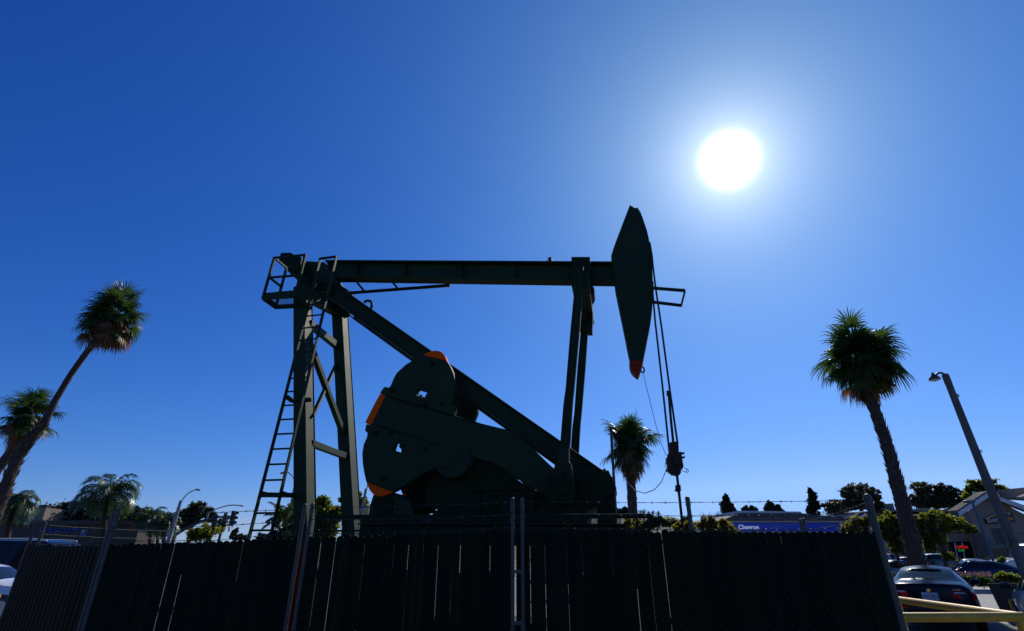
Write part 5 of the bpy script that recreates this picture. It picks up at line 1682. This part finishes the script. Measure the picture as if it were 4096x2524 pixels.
def fan_palm(label, D, trunk, rad, crown, nlive=34, ndead=22, seed=1, group='fan palms', spikes=40, lo=-35, smooth_top=None, skirt=None, lean=None, dead_side=None, spike_len=.13, per=9):
    """trunk: pixel points bottom to top; crown: (x, y, r) in pixels"""
    rnd = random.Random(seed)
    tp = [P(x, y, D) for x, y in trunk]
    d0 = (tp[1] - tp[0]).normalized()
    base = tp[0] + d0 * (-tp[0].z / d0.z)
    tp = [base] + tp
    rad = [rad[0]] + list(rad)
    root = thing('fan_palm', label, 'palm tree', tuple(base), 0, group)
    q = MB()
    pts, rr = [], []
    for i in range(len(tp) - 1):
        n = 8
        for k in range(n):
            t = k / n
            pts.append(tp[i].lerp(tp[i + 1], t)); rr.append((rad[i] + (rad[i + 1] - rad[i]) * t) * rnd.uniform(.94, 1.06))
    pts.append(tp[-1]); rr.append(rad[-1])
    q.tube(pts, rr, 14)
    if smooth_top is None:
        palm_spikes(q, tp, rad, rnd, spikes, per, spike_len)
        build('trunk', q, PALMBARK, root)
    else:
        build('trunk', q, PALMSMOOTH, root, smooth='all')
        q = MB(); palm_spikes(q, tp[:smooth_top + 1], rad[:smooth_top + 1], rnd, spikes, per, spike_len)
        build('leaf_bases', q, PALMBARK, root)
    cx, cy, r_ = crown
    k = mpp(cx, cy, D)
    Rm = r_ * k
    cc = P(cx, cy, D)
    ax = (tp[-1] - tp[-2]).normalized()
    lv = MB()
    for i in range(nlive):
        f = (i + .5) / nlive
        el = R(88 - (88 - lo) * f ** .9) + rnd.gauss(0, .22)
        az = i * 2.39996 + rnd.gauss(0, .25)
        d = Vector((math.cos(el) * math.cos(az), math.cos(el) * math.sin(az), math.sin(el)))
        start = tp[-1] + ax * rnd.uniform(-.12, .15) * Rm
        fan_leaf(lv, start, d, Rm * rnd.uniform(.18, .64), Rm * rnd.uniform(.44, .62), rnd, nseg=26, arc=R(225), droop=.40 + .75 * f)
    for i in range(nlive // 3):                    # young inner leaves that close the heart of the crown
        el, az = R(rnd.uniform(5, 80)), rnd.uniform(0, 2 * math.pi)
        d = Vector((math.cos(el) * math.cos(az), math.cos(el) * math.sin(az), math.sin(el)))
        fan_leaf(lv, tp[-1] + ax * rnd.uniform(-.15, .1) * Rm, d, Rm * rnd.uniform(.08, .25), Rm * rnd.uniform(.36, .52), rnd, nseg=24, arc=R(230), droop=.5)
    build('crown', lv, FAN, root, fix=False)
    if ndead:
        dv = MB()
        for i in range(ndead):
            el = R(rnd.uniform(-80, -22))
            az = rnd.uniform(0, 2 * math.pi) if dead_side is None else rnd.gauss(dead_side, .9)
            d = Vector((math.cos(el) * math.cos(az), math.cos(el) * math.sin(az), math.sin(el)))
            start = tp[-1] + ax * rnd.uniform(-.22, .15) * Rm
            fan_leaf(dv, start, d, Rm * rnd.uniform(.28, .68), Rm * rnd.uniform(.30, .52), rnd, nseg=14, arc=R(130), droop=1.2, dead=True)
        build('dead_fronds', dv, FANDEAD, root, fix=False)
    return root
fan_palm('tallest leaning fan palm with a smooth slim upper trunk and a shaggy crown, upper left', 21.0,
         [(-10, 2030), (74, 1822), (140, 1735), (178, 1690), (222, 1600), (283, 1498), (350, 1404), (462, 1262)], (.22, .19, .18, .15, .12, .115, .115, .11), (462, 1255, 152), nlive=40, ndead=44, seed=4, smooth_top=4, spikes=26, lo=-42, spike_len=.20)
fan_palm('shorter fan palm half hidden behind the tallest leaning one', 25.0, [(-25, 1900), (40, 1812), (95, 1720), (110, 1660)], (.20, .20, .20, .19), (112, 1655, 128), nlive=36, ndead=22, seed=9, spikes=30, lo=-50)
fan_palm('big fan palm with a thick rough leaning trunk beside the leaning lamp post', 24.0,
         [(3672, 2280), (3644, 2150), (3593, 1950), (3541, 1757), (3500, 1642), (3464, 1533), (3440, 1430)], (.32, .29, .25, .22, .205, .195, .18), (3439, 1385, 192), nlive=60, ndead=24, seed=21, spikes=80, spike_len=.20, per=12, lo=-64)
fan_palm('mid sized fan palm standing right behind the pumping unit beside the pale conduit', 34.0, [(2540, 2200), (2534, 2100), (2527, 1980), (2519, 1860), (2516, 1775)], (.30, .27, .245, .23, .22), (2515, 1752, 140), nlive=52, ndead=22, seed=33, spikes=60, spike_len=.20, per=12, lo=-62)

def feather_palm(label, D, trunk, rad, crown, n=18, seed=1, name='feather_palm', group='feather palms', droop=1.0, lf=.30, m=None):
    rnd = random.Random(seed)
    tp = [P(x, y, D) for x, y in trunk]
    base = Vector((tp[0].x, tp[0].y, 0))
    if tp[0].z > 0: tp = [base] + tp; rad = [rad[0]] + list(rad)
    root = thing(name, label, 'palm tree', tuple(base), 0, group)
    q = MB(); q.tube(tp, list(rad), 10); build('trunk', q, PALMSMOOTH, root, smooth='all')
    Rm = crown[2] * mpp(crown[0], crown[1], D)
    st = tp[-1]
    lv = MB()
    for i in range(n):
        f = (i + .5) / n
        el = R(80 - 75 * f) + rnd.gauss(0, .1)
        az = i * 2.39996 + rnd.gauss(0, .3)
        d = Vector((math.cos(el) * math.cos(az), math.cos(el) * math.sin(az), math.sin(el)))
        p = st.copy(); ns = 18; L = Rm * 1.35 * rnd.uniform(.85, 1.1)
        prev = None
        for k in range(ns):
            d = (d + Vector((0, 0, -.10 * droop * (.4 + k / ns)))).normalized()
            p2 = p + d * L / ns
            sd = d.cross(MZ)
            if sd.length < .05: sd = Vector((1, 0, 0))
            sd.normalize()
            w = .02
            lv.add([p - sd * w, p + sd * w, p2 + sd * w, p2 - sd * w], [(0, 1, 2, 3)])
            if k > 2:
                for rep in range(3):
                    pp = p.lerp(p2, rep / 3)
                    for s in (-1, 1):
                        ll = Rm * lf * (1 - .55 * abs(k / ns - .45)) * rnd.uniform(.8, 1.15)
                        a = (sd * s + d * .55 + Vector((0, 0, rnd.uniform(-.35, .25)))).normalized()
                        b = (a + Vector((0, 0, -1.0))).normalized()
                        m1 = pp + a * ll * .5; m2 = m1 + b * ll * .5
                        ww = d * max(.016, Rm * .011)
                        lv.add([pp - ww, pp + ww, m1 + ww, m1 - ww, m2], [(0, 1, 2, 3), (3, 2, 4)])
            p = p2
    build('crown', lv, m or QUEEN, root, fix=False)
    return root
feather_palm('tall feather palm with drooping fronds above the dark hedge', 42, [(415, 2160), (418, 2070), (430, 1985)], (.22, .18, .12), (430, 1975, 105), n=34, seed=3, droop=1.75, lf=.42)
feather_palm('weeping feather palm in front of the beige wall at the left edge', 30, [(20, 2200), (38, 2090), (60, 2020)], (.16, .14, .10), (62, 2020, 85), n=30, seed=5, droop=2.0, lf=.42)
feather_palm('feather palm in the middle of the dark hedge, left of the nearest lamp post', 40, [(600, 2180), (598, 2080)], (.14, .10), (598, 2072, 60), n=28, seed=7, droop=1.7, lf=.42)
feather_palm('bushy pale feather palm just left of the nearest lamp post', 37, [(655, 2200), (655, 2100)], (.14, .10), (655, 2095, 58), n=28, seed=8, droop=1.7, lf=.42)
feather_palm('slim feather palm behind the traffic signals', 55, [(868, 2190), (888, 2112), (892, 2092)], (.13, .11, .08), (893, 2088, 36), n=24, seed=10, droop=2.0, lf=.4)
feather_palm('low feather palm seen through the ladder', 24, [(1120, 2170), (1128, 2085)], (.12, .1), (1130, 2080, 70), n=18, seed=12, droop=.9, lf=.36)
feather_palm('low feather palm between the ladder and the near leg', 25, [(1172, 2190), (1168, 2065)], (.12, .1), (1168, 2060, 62), n=18, seed=13, droop=1.1, lf=.36)
for k, (X, Yp, r_) in enumerate(((2560, 2048, 14), (2575, 2044, 15), (2594, 2050, 12), (2612, 2048, 13), (2634, 2051, 13))):
    feather_palm('date palm on the hill, ' + ['leftmost of the five', 'second from left, the tallest', 'middle one, the smallest', 'fourth, beside a gap', 'rightmost, beside the lawn'][k], 230, [(X, 2078), (X, Yp + 5)], (.35, .3), (X, Yp + 4, r_ * .8), n=20, seed=40 + k, name='date_palm', group='date palms on the hill', droop=.9, m=LEAF_DARK)

# hedge and trees on the left
tree('ficus_tree', 'dark clipped ficus left of the tall feather palm', 49, [(250, 2170), (250, 2090)], [(240, 2066, 62, 48), (320, 2052, 66, 52), (300, 2110, 90, 40)], LEAF_DARK, .15, 34, 44, 1, tr=(.18, .12), group='dark trees over the bank wall')
tree('ficus_tree', 'dark clipped ficus behind the trunk of the tall feather palm', 50, [(430, 2170), (430, 2090)], [(400, 2048, 70, 44), (475, 2056, 64, 46), (440, 2110, 90, 40)], LEAF_DARK, .15, 34, 44, 2, tr=(.18, .12), group='dark trees over the bank wall')
tree('ficus_tree', 'dark clipped ficus right of the tall feather palm', 49, [(545, 2170), (545, 2100)], [(545, 2066, 60, 44), (560, 2112, 70, 36)], LEAF_DARK, .15, 40, 44, 3, tr=(.18, .12), group='dark trees over the bank wall')
tree('ficus_tree', 'lower dark ficus between two feather palms, left of the nearest lamp post', 49, [(630, 2170), (630, 2100)], [(640, 2094, 58, 40), (590, 2100, 50, 40)], LEAF_DARK, .15, 36, 44, 30, tr=(.18, .12), group='dark trees over the bank wall')
tree('small_tree', 'small bright leafed tree at the left end of the dark hedge', 48, [(195, 2170), (195, 2080)], [(198, 2058, 26, 22), (188, 2085, 22, 22)], LEAF_MID, .13, 14, 30, 4, tr=(.08, .05))
tree('eucalyptus_tree', 'round clumped eucalyptus behind the traffic signals', 58, [(752, 2190), (760, 2130), (775, 2080)], [(800, 2032, 36, 26), (760, 2048, 36, 26), (838, 2058, 26, 30), (730, 2092, 32, 26), (770, 2085, 40, 30)], LEAF_OLIVE, .2, 12, 46, 5, cr=.42, tr=(.3, .16))
tree('leafy_tree', 'yellowish leafy tree below the eucalyptus, beside the signal mast', 48, [(840, 2180), (840, 2130)], [(825, 2128, 50, 30), (790, 2140, 40, 24)], LEAF_MID, .15, 20, 36, 6)
tree('conifer_tree', 'small dark conifer left of the ladder foot', 90, [(942, 2180), (942, 2150)], [(942, 2132, 12, 16), (940, 2148, 22, 14), (958, 2148, 14, 12)], LEAF_DARK, .25, 12, 34, 7, tr=(.25, .1))
tree('olive_bush', 'low hazy bush at the foot of the ladder', 95, [(980, 2180), (980, 2160)], [(982, 2150, 20, 10)], LEAF_OLIVE, .25, 12, 30, 8, tr=(.2, .1), cat='bush')
tree('leafy_shrub', 'leafy shrub behind the foot of the ladder', 22, [(1150, 2190), (1150, 2150)], [(1155, 2140, 62, 36), (1080, 2160, 50, 22)], LEAF_DARK, .09, 26, 40, 9, tr=(.05, .03), cat='bush')
tree('leafy_tree', 'bright leafed tree seen between the two rear legs', 26, [(1300, 2210), (1300, 2100)], [(1290, 2020, 34, 34), (1300, 2070, 52, 46), (1340, 2060, 34, 36), (1310, 2130, 48, 36)], LEAF_MID, .10, 24, 44, 10, tr=(.12, .07))
tree('eucalyptus_tree', 'dark eucalyptus just left of the far rear leg', 60, [(1372, 2180), (1374, 2090)], [(1378, 2000, 18, 20), (1368, 2044, 20, 20), (1385, 2065, 22, 20)], LEAF_OLIVE, .2, 12, 36, 11, tr=(.2, .1))
tree('leafy_tree', 'leafy tree seen between the far rear leg and the motor', 45, [(1445, 2180), (1445, 2100)], [(1440, 2010, 30, 34), (1460, 2045, 34, 30)], LEAF_MID, .14, 18, 40, 12, tr=(.14, .08))
tree('leafy_shrub', 'green shrub glimpsed under the reducer', 26, [(1690, 2190), (1690, 2120)], [(1690, 2092, 46, 22)], LEAF_MID, .10, 24, 36, 13, tr=(.06, .04), cat='bush')
# behind and right of the pumping unit
for k, (X, Yp, r_, m_) in enumerate(((2448, 2098, 14, LEAF_YEL), (2512, 2098, 16, LEAF_YEL), (2550, 2095, 12, LEAF_YEL), (2352, 2098, 12, LEAF_MID), (2570, 2116, 12, LEAF_YEL))):
    tree('young_plant', ['sunlit young plant just right of the front pedestal', 'sunlit young plant left of the mid sized palm trunk', 'sunlit young plant right of the mid sized palm trunk', 'young plant seen through the mesh under the girder', 'sunlit young plant beside the corner gusset'][k], 20, [(X, 2180), (X, 2130)], [(X, Yp, r_ * .8, r_ * 1.9), (X + 2, Yp + 24, r_ * 1.6, 14)], m_, .06, 14, 24, 60 + k, tr=(.02, .012), cat='plant', group='young plants behind the machine')
for k, (X, Yp, rx, ry) in enumerate(((2400, 2056, 30, 14), (2480, 2050, 22, 16), (2502, 2042, 14, 14), (2460, 2056, 24, 14))):
    tree('hill_tree', ['dark tree on the hill beside the house', 'dark tree on the hill left of the palm trunk', 'taller dark tree touching the palm trunk on the hill', 'low dark tree on the hill right of the pedestal'][k], 220, [(X, 2085), (X, Yp + 8)], [(X, Yp, rx, ry)], LEAF_DARK, .5, 22, 40, 70 + k, tr=(.4, .2), group='dark trees on the hill')
for k, (X, Yp, rx, ry) in enumerate(((2630, 2082, 30, 14), (2680, 2092, 40, 16), (2748, 2080, 22, 14), (2600, 2096, 36, 14), (2740, 2098, 34, 14))):
    tree('hill_tree', ['dark bush under the rightmost date palm', 'dark wide bush below the hill lawn', 'dark tree right of the hill lawn', 'dark bush right of the corner gusset', 'low dark bush beside the yellow shrubs'][k], 200, [(X, 2120), (X, Yp + 8)], [(X, Yp, rx, ry)], (LEAF_DARK, LEAF_OLIVE)[k % 2], .45, 26, 40, 80 + k, tr=(.3, .15), group='dark bushes below the hill lawn')
tree('yellow_shrub', 'yellow green shrub around the foot of the polished rod', 26, [(2730, 2200), (2730, 2140)], [(2715, 2115, 26, 22), (2760, 2110, 28, 24)], LEAF_YEL, .085, 26, 34, 14, tr=(.05, .03), cat='bush')
tree('yellow_shrub', 'tallest yellow green shrub between the fence post and the canopy', 27, [(2830, 2200), (2830, 2140)], [(2820, 2100, 28, 28), (2848, 2086, 18, 18), (2860, 2118, 40, 20)], LEAF_YEL, .085, 26, 34, 15, tr=(.05, .03), cat='bush')
tree('yellow_shrub', 'yellow green shrub at the left end of the blue canopy', 27, [(2905, 2200), (2905, 2140)], [(2905, 2114, 34, 22), (2892, 2090, 12, 12)], LEAF_YEL, .085, 24, 34, 16, tr=(.05, .03), cat='bush')
q = MB(); rnd = random.Random(5)
bt = P(2830, 2120, 60)
for k in range(26):
    a = P(2820 + rnd.uniform(-12, 30), 2085, 60); b = P(2790 + rnd.uniform(0, 100), rnd.uniform(2042, 2070), 60)
    q.tube([a, a.lerp(b, .5) + Vector((rnd.uniform(-.2, .2), 0, 0)), b], [.03, .02, .008], 4, cap=False)
q.tube([Vector((a.x, a.y, 0)), P(2835, 2085, 60)], [.1, .05], 6)
tag(build('bare_tree', q, BARK, None, origin=(a.x, a.y, 0)), 'bare twiggy tree behind the yellow shrubs', 'tree')
tree('conifer_tree', 'pyramid shaped dark pine behind the left end of the canopy', 90, [(2915, 2100), (2912, 2060)], [(2905, 2000, 11, 18), (2910, 2024, 26, 20), (2918, 2046, 36, 18)], LEAF_DARK, .3, 20, 44, 17, tr=(.3, .15))
tree('conifer_tree', 'low rounded dark pine behind the canopy ridge', 90, [(2998, 2100), (2998, 2060)], [(2986, 2042, 16, 14), (3010, 2042, 16, 13)], LEAF_DARK, .3, 18, 44, 18, tr=(.3, .15))
tree('conifer_tree', 'two pointed dark pine behind the right half of the canopy', 90, [(3098, 2100), (3096, 2060)], [(3078, 2020, 13, 14), (3084, 2042, 26, 16), (3112, 2034, 12, 12), (3120, 2048, 18, 10)], LEAF_DARK, .3, 18, 44, 19, tr=(.3, .15))
tree('cypress_tree', 'slender dark cypress at the right end of the canopy roof', 88, [(3256, 2100), (3254, 2060)], [(3242, 1966, 7, 12), (3252, 1984, 14, 16), (3246, 2004, 14, 14), (3258, 2026, 24, 18), (3250, 2050, 26, 20)], LEAF_DARK, .28, 18, 44, 20, tr=(.3, .15))
tree('brown_tree', 'brownish bushy tree between the cypress and the round tree', 90, [(3335, 2110), (3335, 2070)], [(3330, 2035, 42, 28), (3345, 2016, 22, 14)], LEAF_OLIVE, .28, 30, 44, 21, tr=(.3, .15))
tree('round_tree', 'round topped tree with open branches behind the thick fence post', 80, [(3448, 2110), (3446, 2060), (3446, 2030)], [(3450, 1962, 60, 30), (3402, 1985, 36, 32), (3500, 1990, 34, 34), (3390, 2020, 26, 22), (3515, 2025, 20, 26), (3450, 2000, 50, 26)], LEAF_OLIVE, .26, 15, 42, 22, cr=.30, tr=(.4, .25), shell=.7)
for k, (X, Yp, rx, ry) in enumerate(((3680, 1965, 42, 36), (3752, 1968, 36, 32), (3812, 1980, 36, 34))):
    tree('row_tree', ['open crowned tree at the left end of the row right of the palm trunk', 'middle tree of the row behind the flat block', 'right hand tree of the row touching the gable'][k], 95, [(X, 2090), (X, 2030)], [(X, Yp, rx, ry), (X - 14, Yp + 40, rx * .8, 26), (X + 16, Yp + 42, rx * .7, 24)], LEAF_DARK if k else LEAF_OLIVE, .28, 20, 44, 90 + k, cr=.30, tr=(.4, .2), group='row of trees behind the flat block', shell=.65)
tree('light_tree', 'light leafed tree behind the gable and the leaning lamp post', 75, [(3930, 2060), (3925, 2000)], [(3905, 1945, 34, 28), (3960, 1938, 40, 24), (4005, 1962, 32, 22), (3880, 1985, 26, 20)], LEAF_MID, .24, 18, 40, 23, cr=.32, tr=(.3, .2), shell=.6)
tree('street_tree', 'flat topped leafy tree right of the thick palm trunk in front of the shop', 37, [(3786, 2268), (3772, 2215), (3752, 2150), (3748, 2120)], [(3745, 2066, 56, 24), (3690, 2082, 36, 28), (3815, 2090, 54, 26), (3770, 2108, 60, 28), (3872, 2118, 30, 18), (3690, 2132, 36, 24), (3745, 2150, 40, 26), (3720, 2190, 26, 24), (3790, 2226, 22, 12)], LEAF_MID, .12, 18, 40, 24, cr=.32, tr=(.13, .07))
tree('street_tree', 'leafy tree between the thick fence post and the thick palm trunk', 38, [(3600, 2250), (3580, 2200), (3568, 2150)], [(3560, 2080, 46, 28), (3532, 2112, 38, 32), (3596, 2112, 38, 36), (3565, 2148, 48, 34), (3594, 2188, 34, 24)], LEAF_MID, .12, 20, 40, 25, cr=.32, tr=(.12, .07))
tree('street_tree', 'yellowish leafy tree left of the thick fence post beyond the canopy', 40, [(3430, 2220), (3430, 2160)], [(3430, 2096, 42, 24), (3470, 2086, 28, 22), (3400, 2112, 40, 18)], LEAF_YEL, .12, 22, 40, 26, cr=.32, tr=(.12, .07))
# planting on the verge beyond the road
tree('flowering_shrub', 'low clipped grassy shrub with dusky pink flower heads in front of the navy fastback', 29.5, [(3885, 2345), (3885, 2335)], [(3850, 2322, 44, 15), (3900, 2320, 50, 16), (3935, 2326, 34, 13)], leaf_mat('grassy verge leaves', (.02, .05, .006), (.05, .11, .012), .45, (.12, .24, .02)), .10, 60, 34, 27, cr=.3, tr=(.05, .03), cat='shrub')
q = MB(); rnd = random.Random(8)
for k in range(420):
    p = P(3800 + rnd.uniform(0, 165), 2304 + rnd.uniform(-16, 4), 29.5 + rnd.uniform(-.8, .8))
    s = .045
    leaf_clump(q, p, .06, 2, s, rnd)
fl = build('flower_heads', q, leaf_mat('dusky pink flowers', (.16, .07, .09), (.30, .15, .17), .4), None, fix=False)
par = [o for o in C.objects if o.name.startswith('flowering_shrub')][0]
fl.parent = par; fl.location = -par.location
tree('leafy_plant', 'broad leafed green plant left of the silver car', 28.5, [(4030, 2330), (4030, 2320)], [(4028, 2312, 42, 14)], LEAF_MID, .17, 34, 24, 28, cr=.32, tr=(.05, .03), cat='plant')
tree('clipped_bush', 'small clipped green bush beside the white truck', 40, [(4010, 2262), (4010, 2252)], [(4012, 2246, 18, 14)], LEAF_MID, .09, 34, 34, 29, tr=(.05, .03), cat='bush')

# ------------------------------------------------------------------ lamps and signals
LAMPGREY = mat('pale grey lamp post paint', (.24, .245, .25), .5, var=.1)
CONCPOLE = mat('weathered concrete pole', (.115, .105, .095), .9, var=.25, scale=4, bump=.25, stretch=(1, 1, .3))
def pole_base(pts, D):
    a, b = P(*pts[0], D), P(*pts[1], D)
    d = (b - a).normalized()
    return a + d * (-a.z / d.z)
def street_lamp(label, D, pole, arm, r0, r1, head, m=LAMPGREY, ar=.035):
    b = pole_base(pole, D)
    root = thing('street_lamp', label, 'street lamp', (b.x, b.y, 0), 0, 'street lamps')
    pts = [b] + [P(x, y, D) for x, y in pole]
    q = MB(); q.tube(pts, [r0 + (r1 - r0) * i / (len(pts) - 1) for i in range(len(pts))], 12); build('pole', q, m, root, smooth=True)
    q = MB(); q.tube([P(x, y, D) for x, y in arm], ar, 8); build('arm', q, m, root, smooth='all')
    h0, h1, t = head
    a, b2 = P(*h0, D), P(*h1, D)
    q = MB(); c = (a + b2) / 2; dv = (b2 - a); L = dv.length; dv.normalize()
    sd = Vector((0, 1, 0)); u_ = sd.cross(dv).normalized()
    if u_.z < 0: u_ = -u_
    prof = [a - u_ * t * .35, c - u_ * t * .6, b2 - u_ * t * .4, b2 + u_ * t * .1, c + u_ * t * .55, a + u_ * t * .45]
    q.prism([p - sd * t * .9 for p in prof], sd * t * 1.8)
    hd_ = build('lamp_head', q, m, root, bevel=.02)
    q = MB(); q.prism([p - sd * t * .6 - u_ * .012 for p in (a.lerp(b2, .2) - u_ * t * .5, a.lerp(b2, .5) - u_ * t * .62, b2.lerp(a, .1) - u_ * t * .5)], sd * t * 1.2)
    build('lens', q, LAMPG, hd_)
    return root
street_lamp('pale street lamp with a single curved arm, left of the eucalyptus', 36, [(674, 2162), (700, 2080), (724, 2002)], [(724, 2008), (732, 1995), (745, 1980), (762, 1967), (780, 1960), (796, 1958)], .15, .09, ((784, 1958), (802, 1959), .10))
street_lamp('slim street lamp with a long low arm above the signals', 52, [(803, 2162), (820, 2100), (834, 2048)], [(834, 2050), (860, 2038), (885, 2029), (910, 2022), (935, 2020), (960, 2022)], .13, .08, ((955, 2022), (976, 2024), .10), ar=.05)
street_lamp('pale street lamp whose head shows between the ladder rails', 30, [(1157, 2060), (1170, 1995), (1182, 1932)], [(1182, 1935), (1178, 1918), (1168, 1902), (1152, 1889), (1138, 1888)], .09, .07, ((1140, 1889), (1121, 1893), .09), ar=.03)
street_lamp('pale street lamp pole leaning beside the motor, mostly hidden by the counterweight', 30, [(1440, 2090), (1452, 2020), (1464, 1955)], [(1466, 1960), (1470, 1940), (1480, 1920)], .09, .07, ((1478, 1922), (1490, 1916), .09), ar=.03)
# the big leaning concrete lamp post on the right
LD = 16.0
lb_ = [(4089, 2262), (4010, 2072), (3950, 1927), (3870, 1725), (3782, 1503)]
b = pole_base(lb_, LD)
lp = thing('street_lamp', 'thick leaning concrete lamp post with a small bell head, right of the big palm', 'street lamp', (b.x, b.y, 0), 0, 'street lamps')
pts = [b] + [P(x, y, LD) for x, y in lb_]
q = MB(); q.tube(pts, [.14, .125, .12, .115, .105, .092], 18); q.tube([pts[-1] - (pts[-1] - pts[-2]).normalized() * .28, pts[-1]], .10, 18); q.ball(pts[-1], (.10, .10, .08))
build('pole', q, CONCPOLE, lp, smooth=True)
q = MB()
for X, Yp in ((3823, 1588), (3912, 1810), (4013, 2070), (4052, 2170)):
    p = P(X, Yp, LD); dv = (pts[-1] - pts[1]).normalized()
    rr_ = .103 + (Yp - 1500) / 760 * .04
    for z in (0, .05):
        q = MB(); q.tube([p + dv * z, p + dv * (z + .012)], rr_, 18); build('band', q, GALV, lp)
q = MB(); q.tube([P(X, Yp, LD) for X, Yp in ((3782, 1506), (3776, 1497), (3765, 1491), (3752, 1492), (3743, 1500), (3738, 1508))], .035, 10); build('arm', q, GALV, lp, smooth='all')
q = MB()
hp = P(3737, 1512, LD)
prof = [(.05, .13), (.06, .10), (.11, .05), (.15, .0), (.165, -.06)]
hx = (P(3757, 1517, LD) - P(3721, 1525, LD)).normalized()
q.tube([hp + MZ * z for _, z in prof], [r for r, _ in prof], 20)
q.cyl(hp + MZ * .12, hp + MZ * .18, .03)
hd_ = build('lamp_head', q, GALV, lp, smooth=True)
q = MB(); q.ball(hp - MZ * .055, (.145, .145, .05), 18, 6); build('lens', q, LAMPG, hd_, smooth=True)
# dark cabinet strapped to the post
p = P(4040, 2135, LD)
q = MB(); q.prism([P(*px('S', x, y), LD - .18) for x, y in ((975, 888), (1055, 885), (1180, 1210), (1110, 1212))], Vector((0, .36, 0)))
tag(build('meter_cabinet', q, CONCPOLE, None, origin=(p.x, p.y, p.z), bevel=.02), 'dark flat cabinet strapped to the thick leaning lamp post', 'cabinet')
# blue shoebox lamp in front of the gable
BL = 40.0
bl_ = [(3972, 2240), (3930, 2120), (3890, 2010)]
b = pole_base(bl_, BL)
root = thing('lot_lamp', 'slim blue car park lamp with a flat box head in front of the gable', 'street lamp', (b.x, b.y, 0))
BLUEP = mat('blue grey pole paint', (.06, .10, .17), .5, var=.1)
q = MB(); q.tube([b] + [P(x, y, BL) for x, y in bl_], .085, 10); build('pole', q, BLUEP, root, smooth=True)
q = MB(); p = P(3882, 2006, BL); q.box((p.x - .1, BL, p.z), (.68, .38, .16)); build('lamp_head', q, BLUEP, root, bevel=.03)

# signal mast with its two signals and the back of a sign
TD = 46.0
tb0 = pole_base([(690, 2160), (702, 2135)], TD)
tm = thing('signal_mast', 'long tapering signal arm carrying signals right of the nearest lamp post', 'traffic signal', (P(700, 2140, TD).x, TD, 0))
q = MB(); p0 = P(700, 2140, TD); q.tube([Vector((p0.x, TD, 0)), p0], .16, 14); q.tube([P(x, y, TD) for x, y in ((698, 2140), (740, 2115), (796, 2090), (863, 2070), (922, 2064))], [.15, .13, .11, .085, .06], 12)
build('mast', q, GALV, tm, smooth='all')
def signal(X, Yp, h, ang_, lamp_side):
    c = P(X, Yp, TD); s = mpp(X, Yp, TD) * h / 3
    rot = Matrix.Rotation(ang_, 3, 'Z')
    q = MB(); q.box(c, (s * .95, s * .55, s * 3.0), rot=rot)
    q.box(c + rot @ Vector((0, s * .32, 0)), (s * 1.15, .02, s * 3.2), rot=rot)
    b_ = build('signal_housing', q, BLACK, tm, bevel=.02)
    for k in (-1, 0, 1):
        q = MB()
        cc = c + MZ * k * s
        f = rot @ Vector((0, -1, 0))
        q.cyl(cc + f * s * .27, cc + f * s * .30, s * .34, n=16)
        build('lens', q, mat('signal lens', ((.3, .02, .01), (.35, .2, .01), (.01, .25, .08))[1 - k], .3, var=0), b_)
        q = MB()
        arcp = [cc + f * s * .28 + (rot @ Vector((math.cos(a), 0, 0))) * s * .40 + MZ * math.sin(a) * s * .40 for a in [R(-20 + 220 * i / 10) for i in range(11)]]
        for u0, u1 in zip(arcp, arcp[1:]):
            q.add([u0, u1, u1 + f * s * .6, u0 + f * s * .6], [(0, 1, 2, 3)])
        build('visor', q, BLACK, b_, fix=False)
signal(859, 2083, 46, R(150), 1)
signal(933, 2073, 54, R(80), 1)
q = MB()
q.prism([P(x, y, TD - .15) for x, y in ((897, 2051), (911, 2050), (903, 2084), (887, 2087))], Vector((0, .03, 0)))
q.bar(P(899, 2068, TD - .1), P(899, 2068, TD), .05, .05)
build('sign_back', q, GALV, tm)
# small roadside sign seen right of the far rear leg
q = MB()
sp = P(1458, 2045, 24)
ys = thing('roadside_sign', 'white and yellow sign panel seen between the far rear leg and the motor', 'sign', (sp.x, sp.y, 0))
q.prism([P(*px('Y', x, y), 24) for x, y in ((1815, 395), (1960, 405), (1935, 610), (1780, 610))], Vector((0, .05, 0)))
build('panel', q, mat('pale blue grey sign face', (.30, .38, .45), .5, var=.1), ys)
q = MB()
q.prism([P(*px('Y', x, y), 23.97) for x, y in ((1830, 450), (1870, 440), (1860, 560), (1900, 545), (1905, 445), (1948, 450), (1930, 560), (1890, 590), (1840, 600), (1812, 560), (1810, 490))], Vector((0, .02, 0)))
build('yellow_mark', q, mat('yellow sign paint', (.45, .38, .04), .5, var=.1), ys)
q = MB(); q.bar(Vector((sp.x, 24.08, 0)), Vector((sp.x, 24.08, sp.z)), .08, .08); build('post', q, GALV, ys)
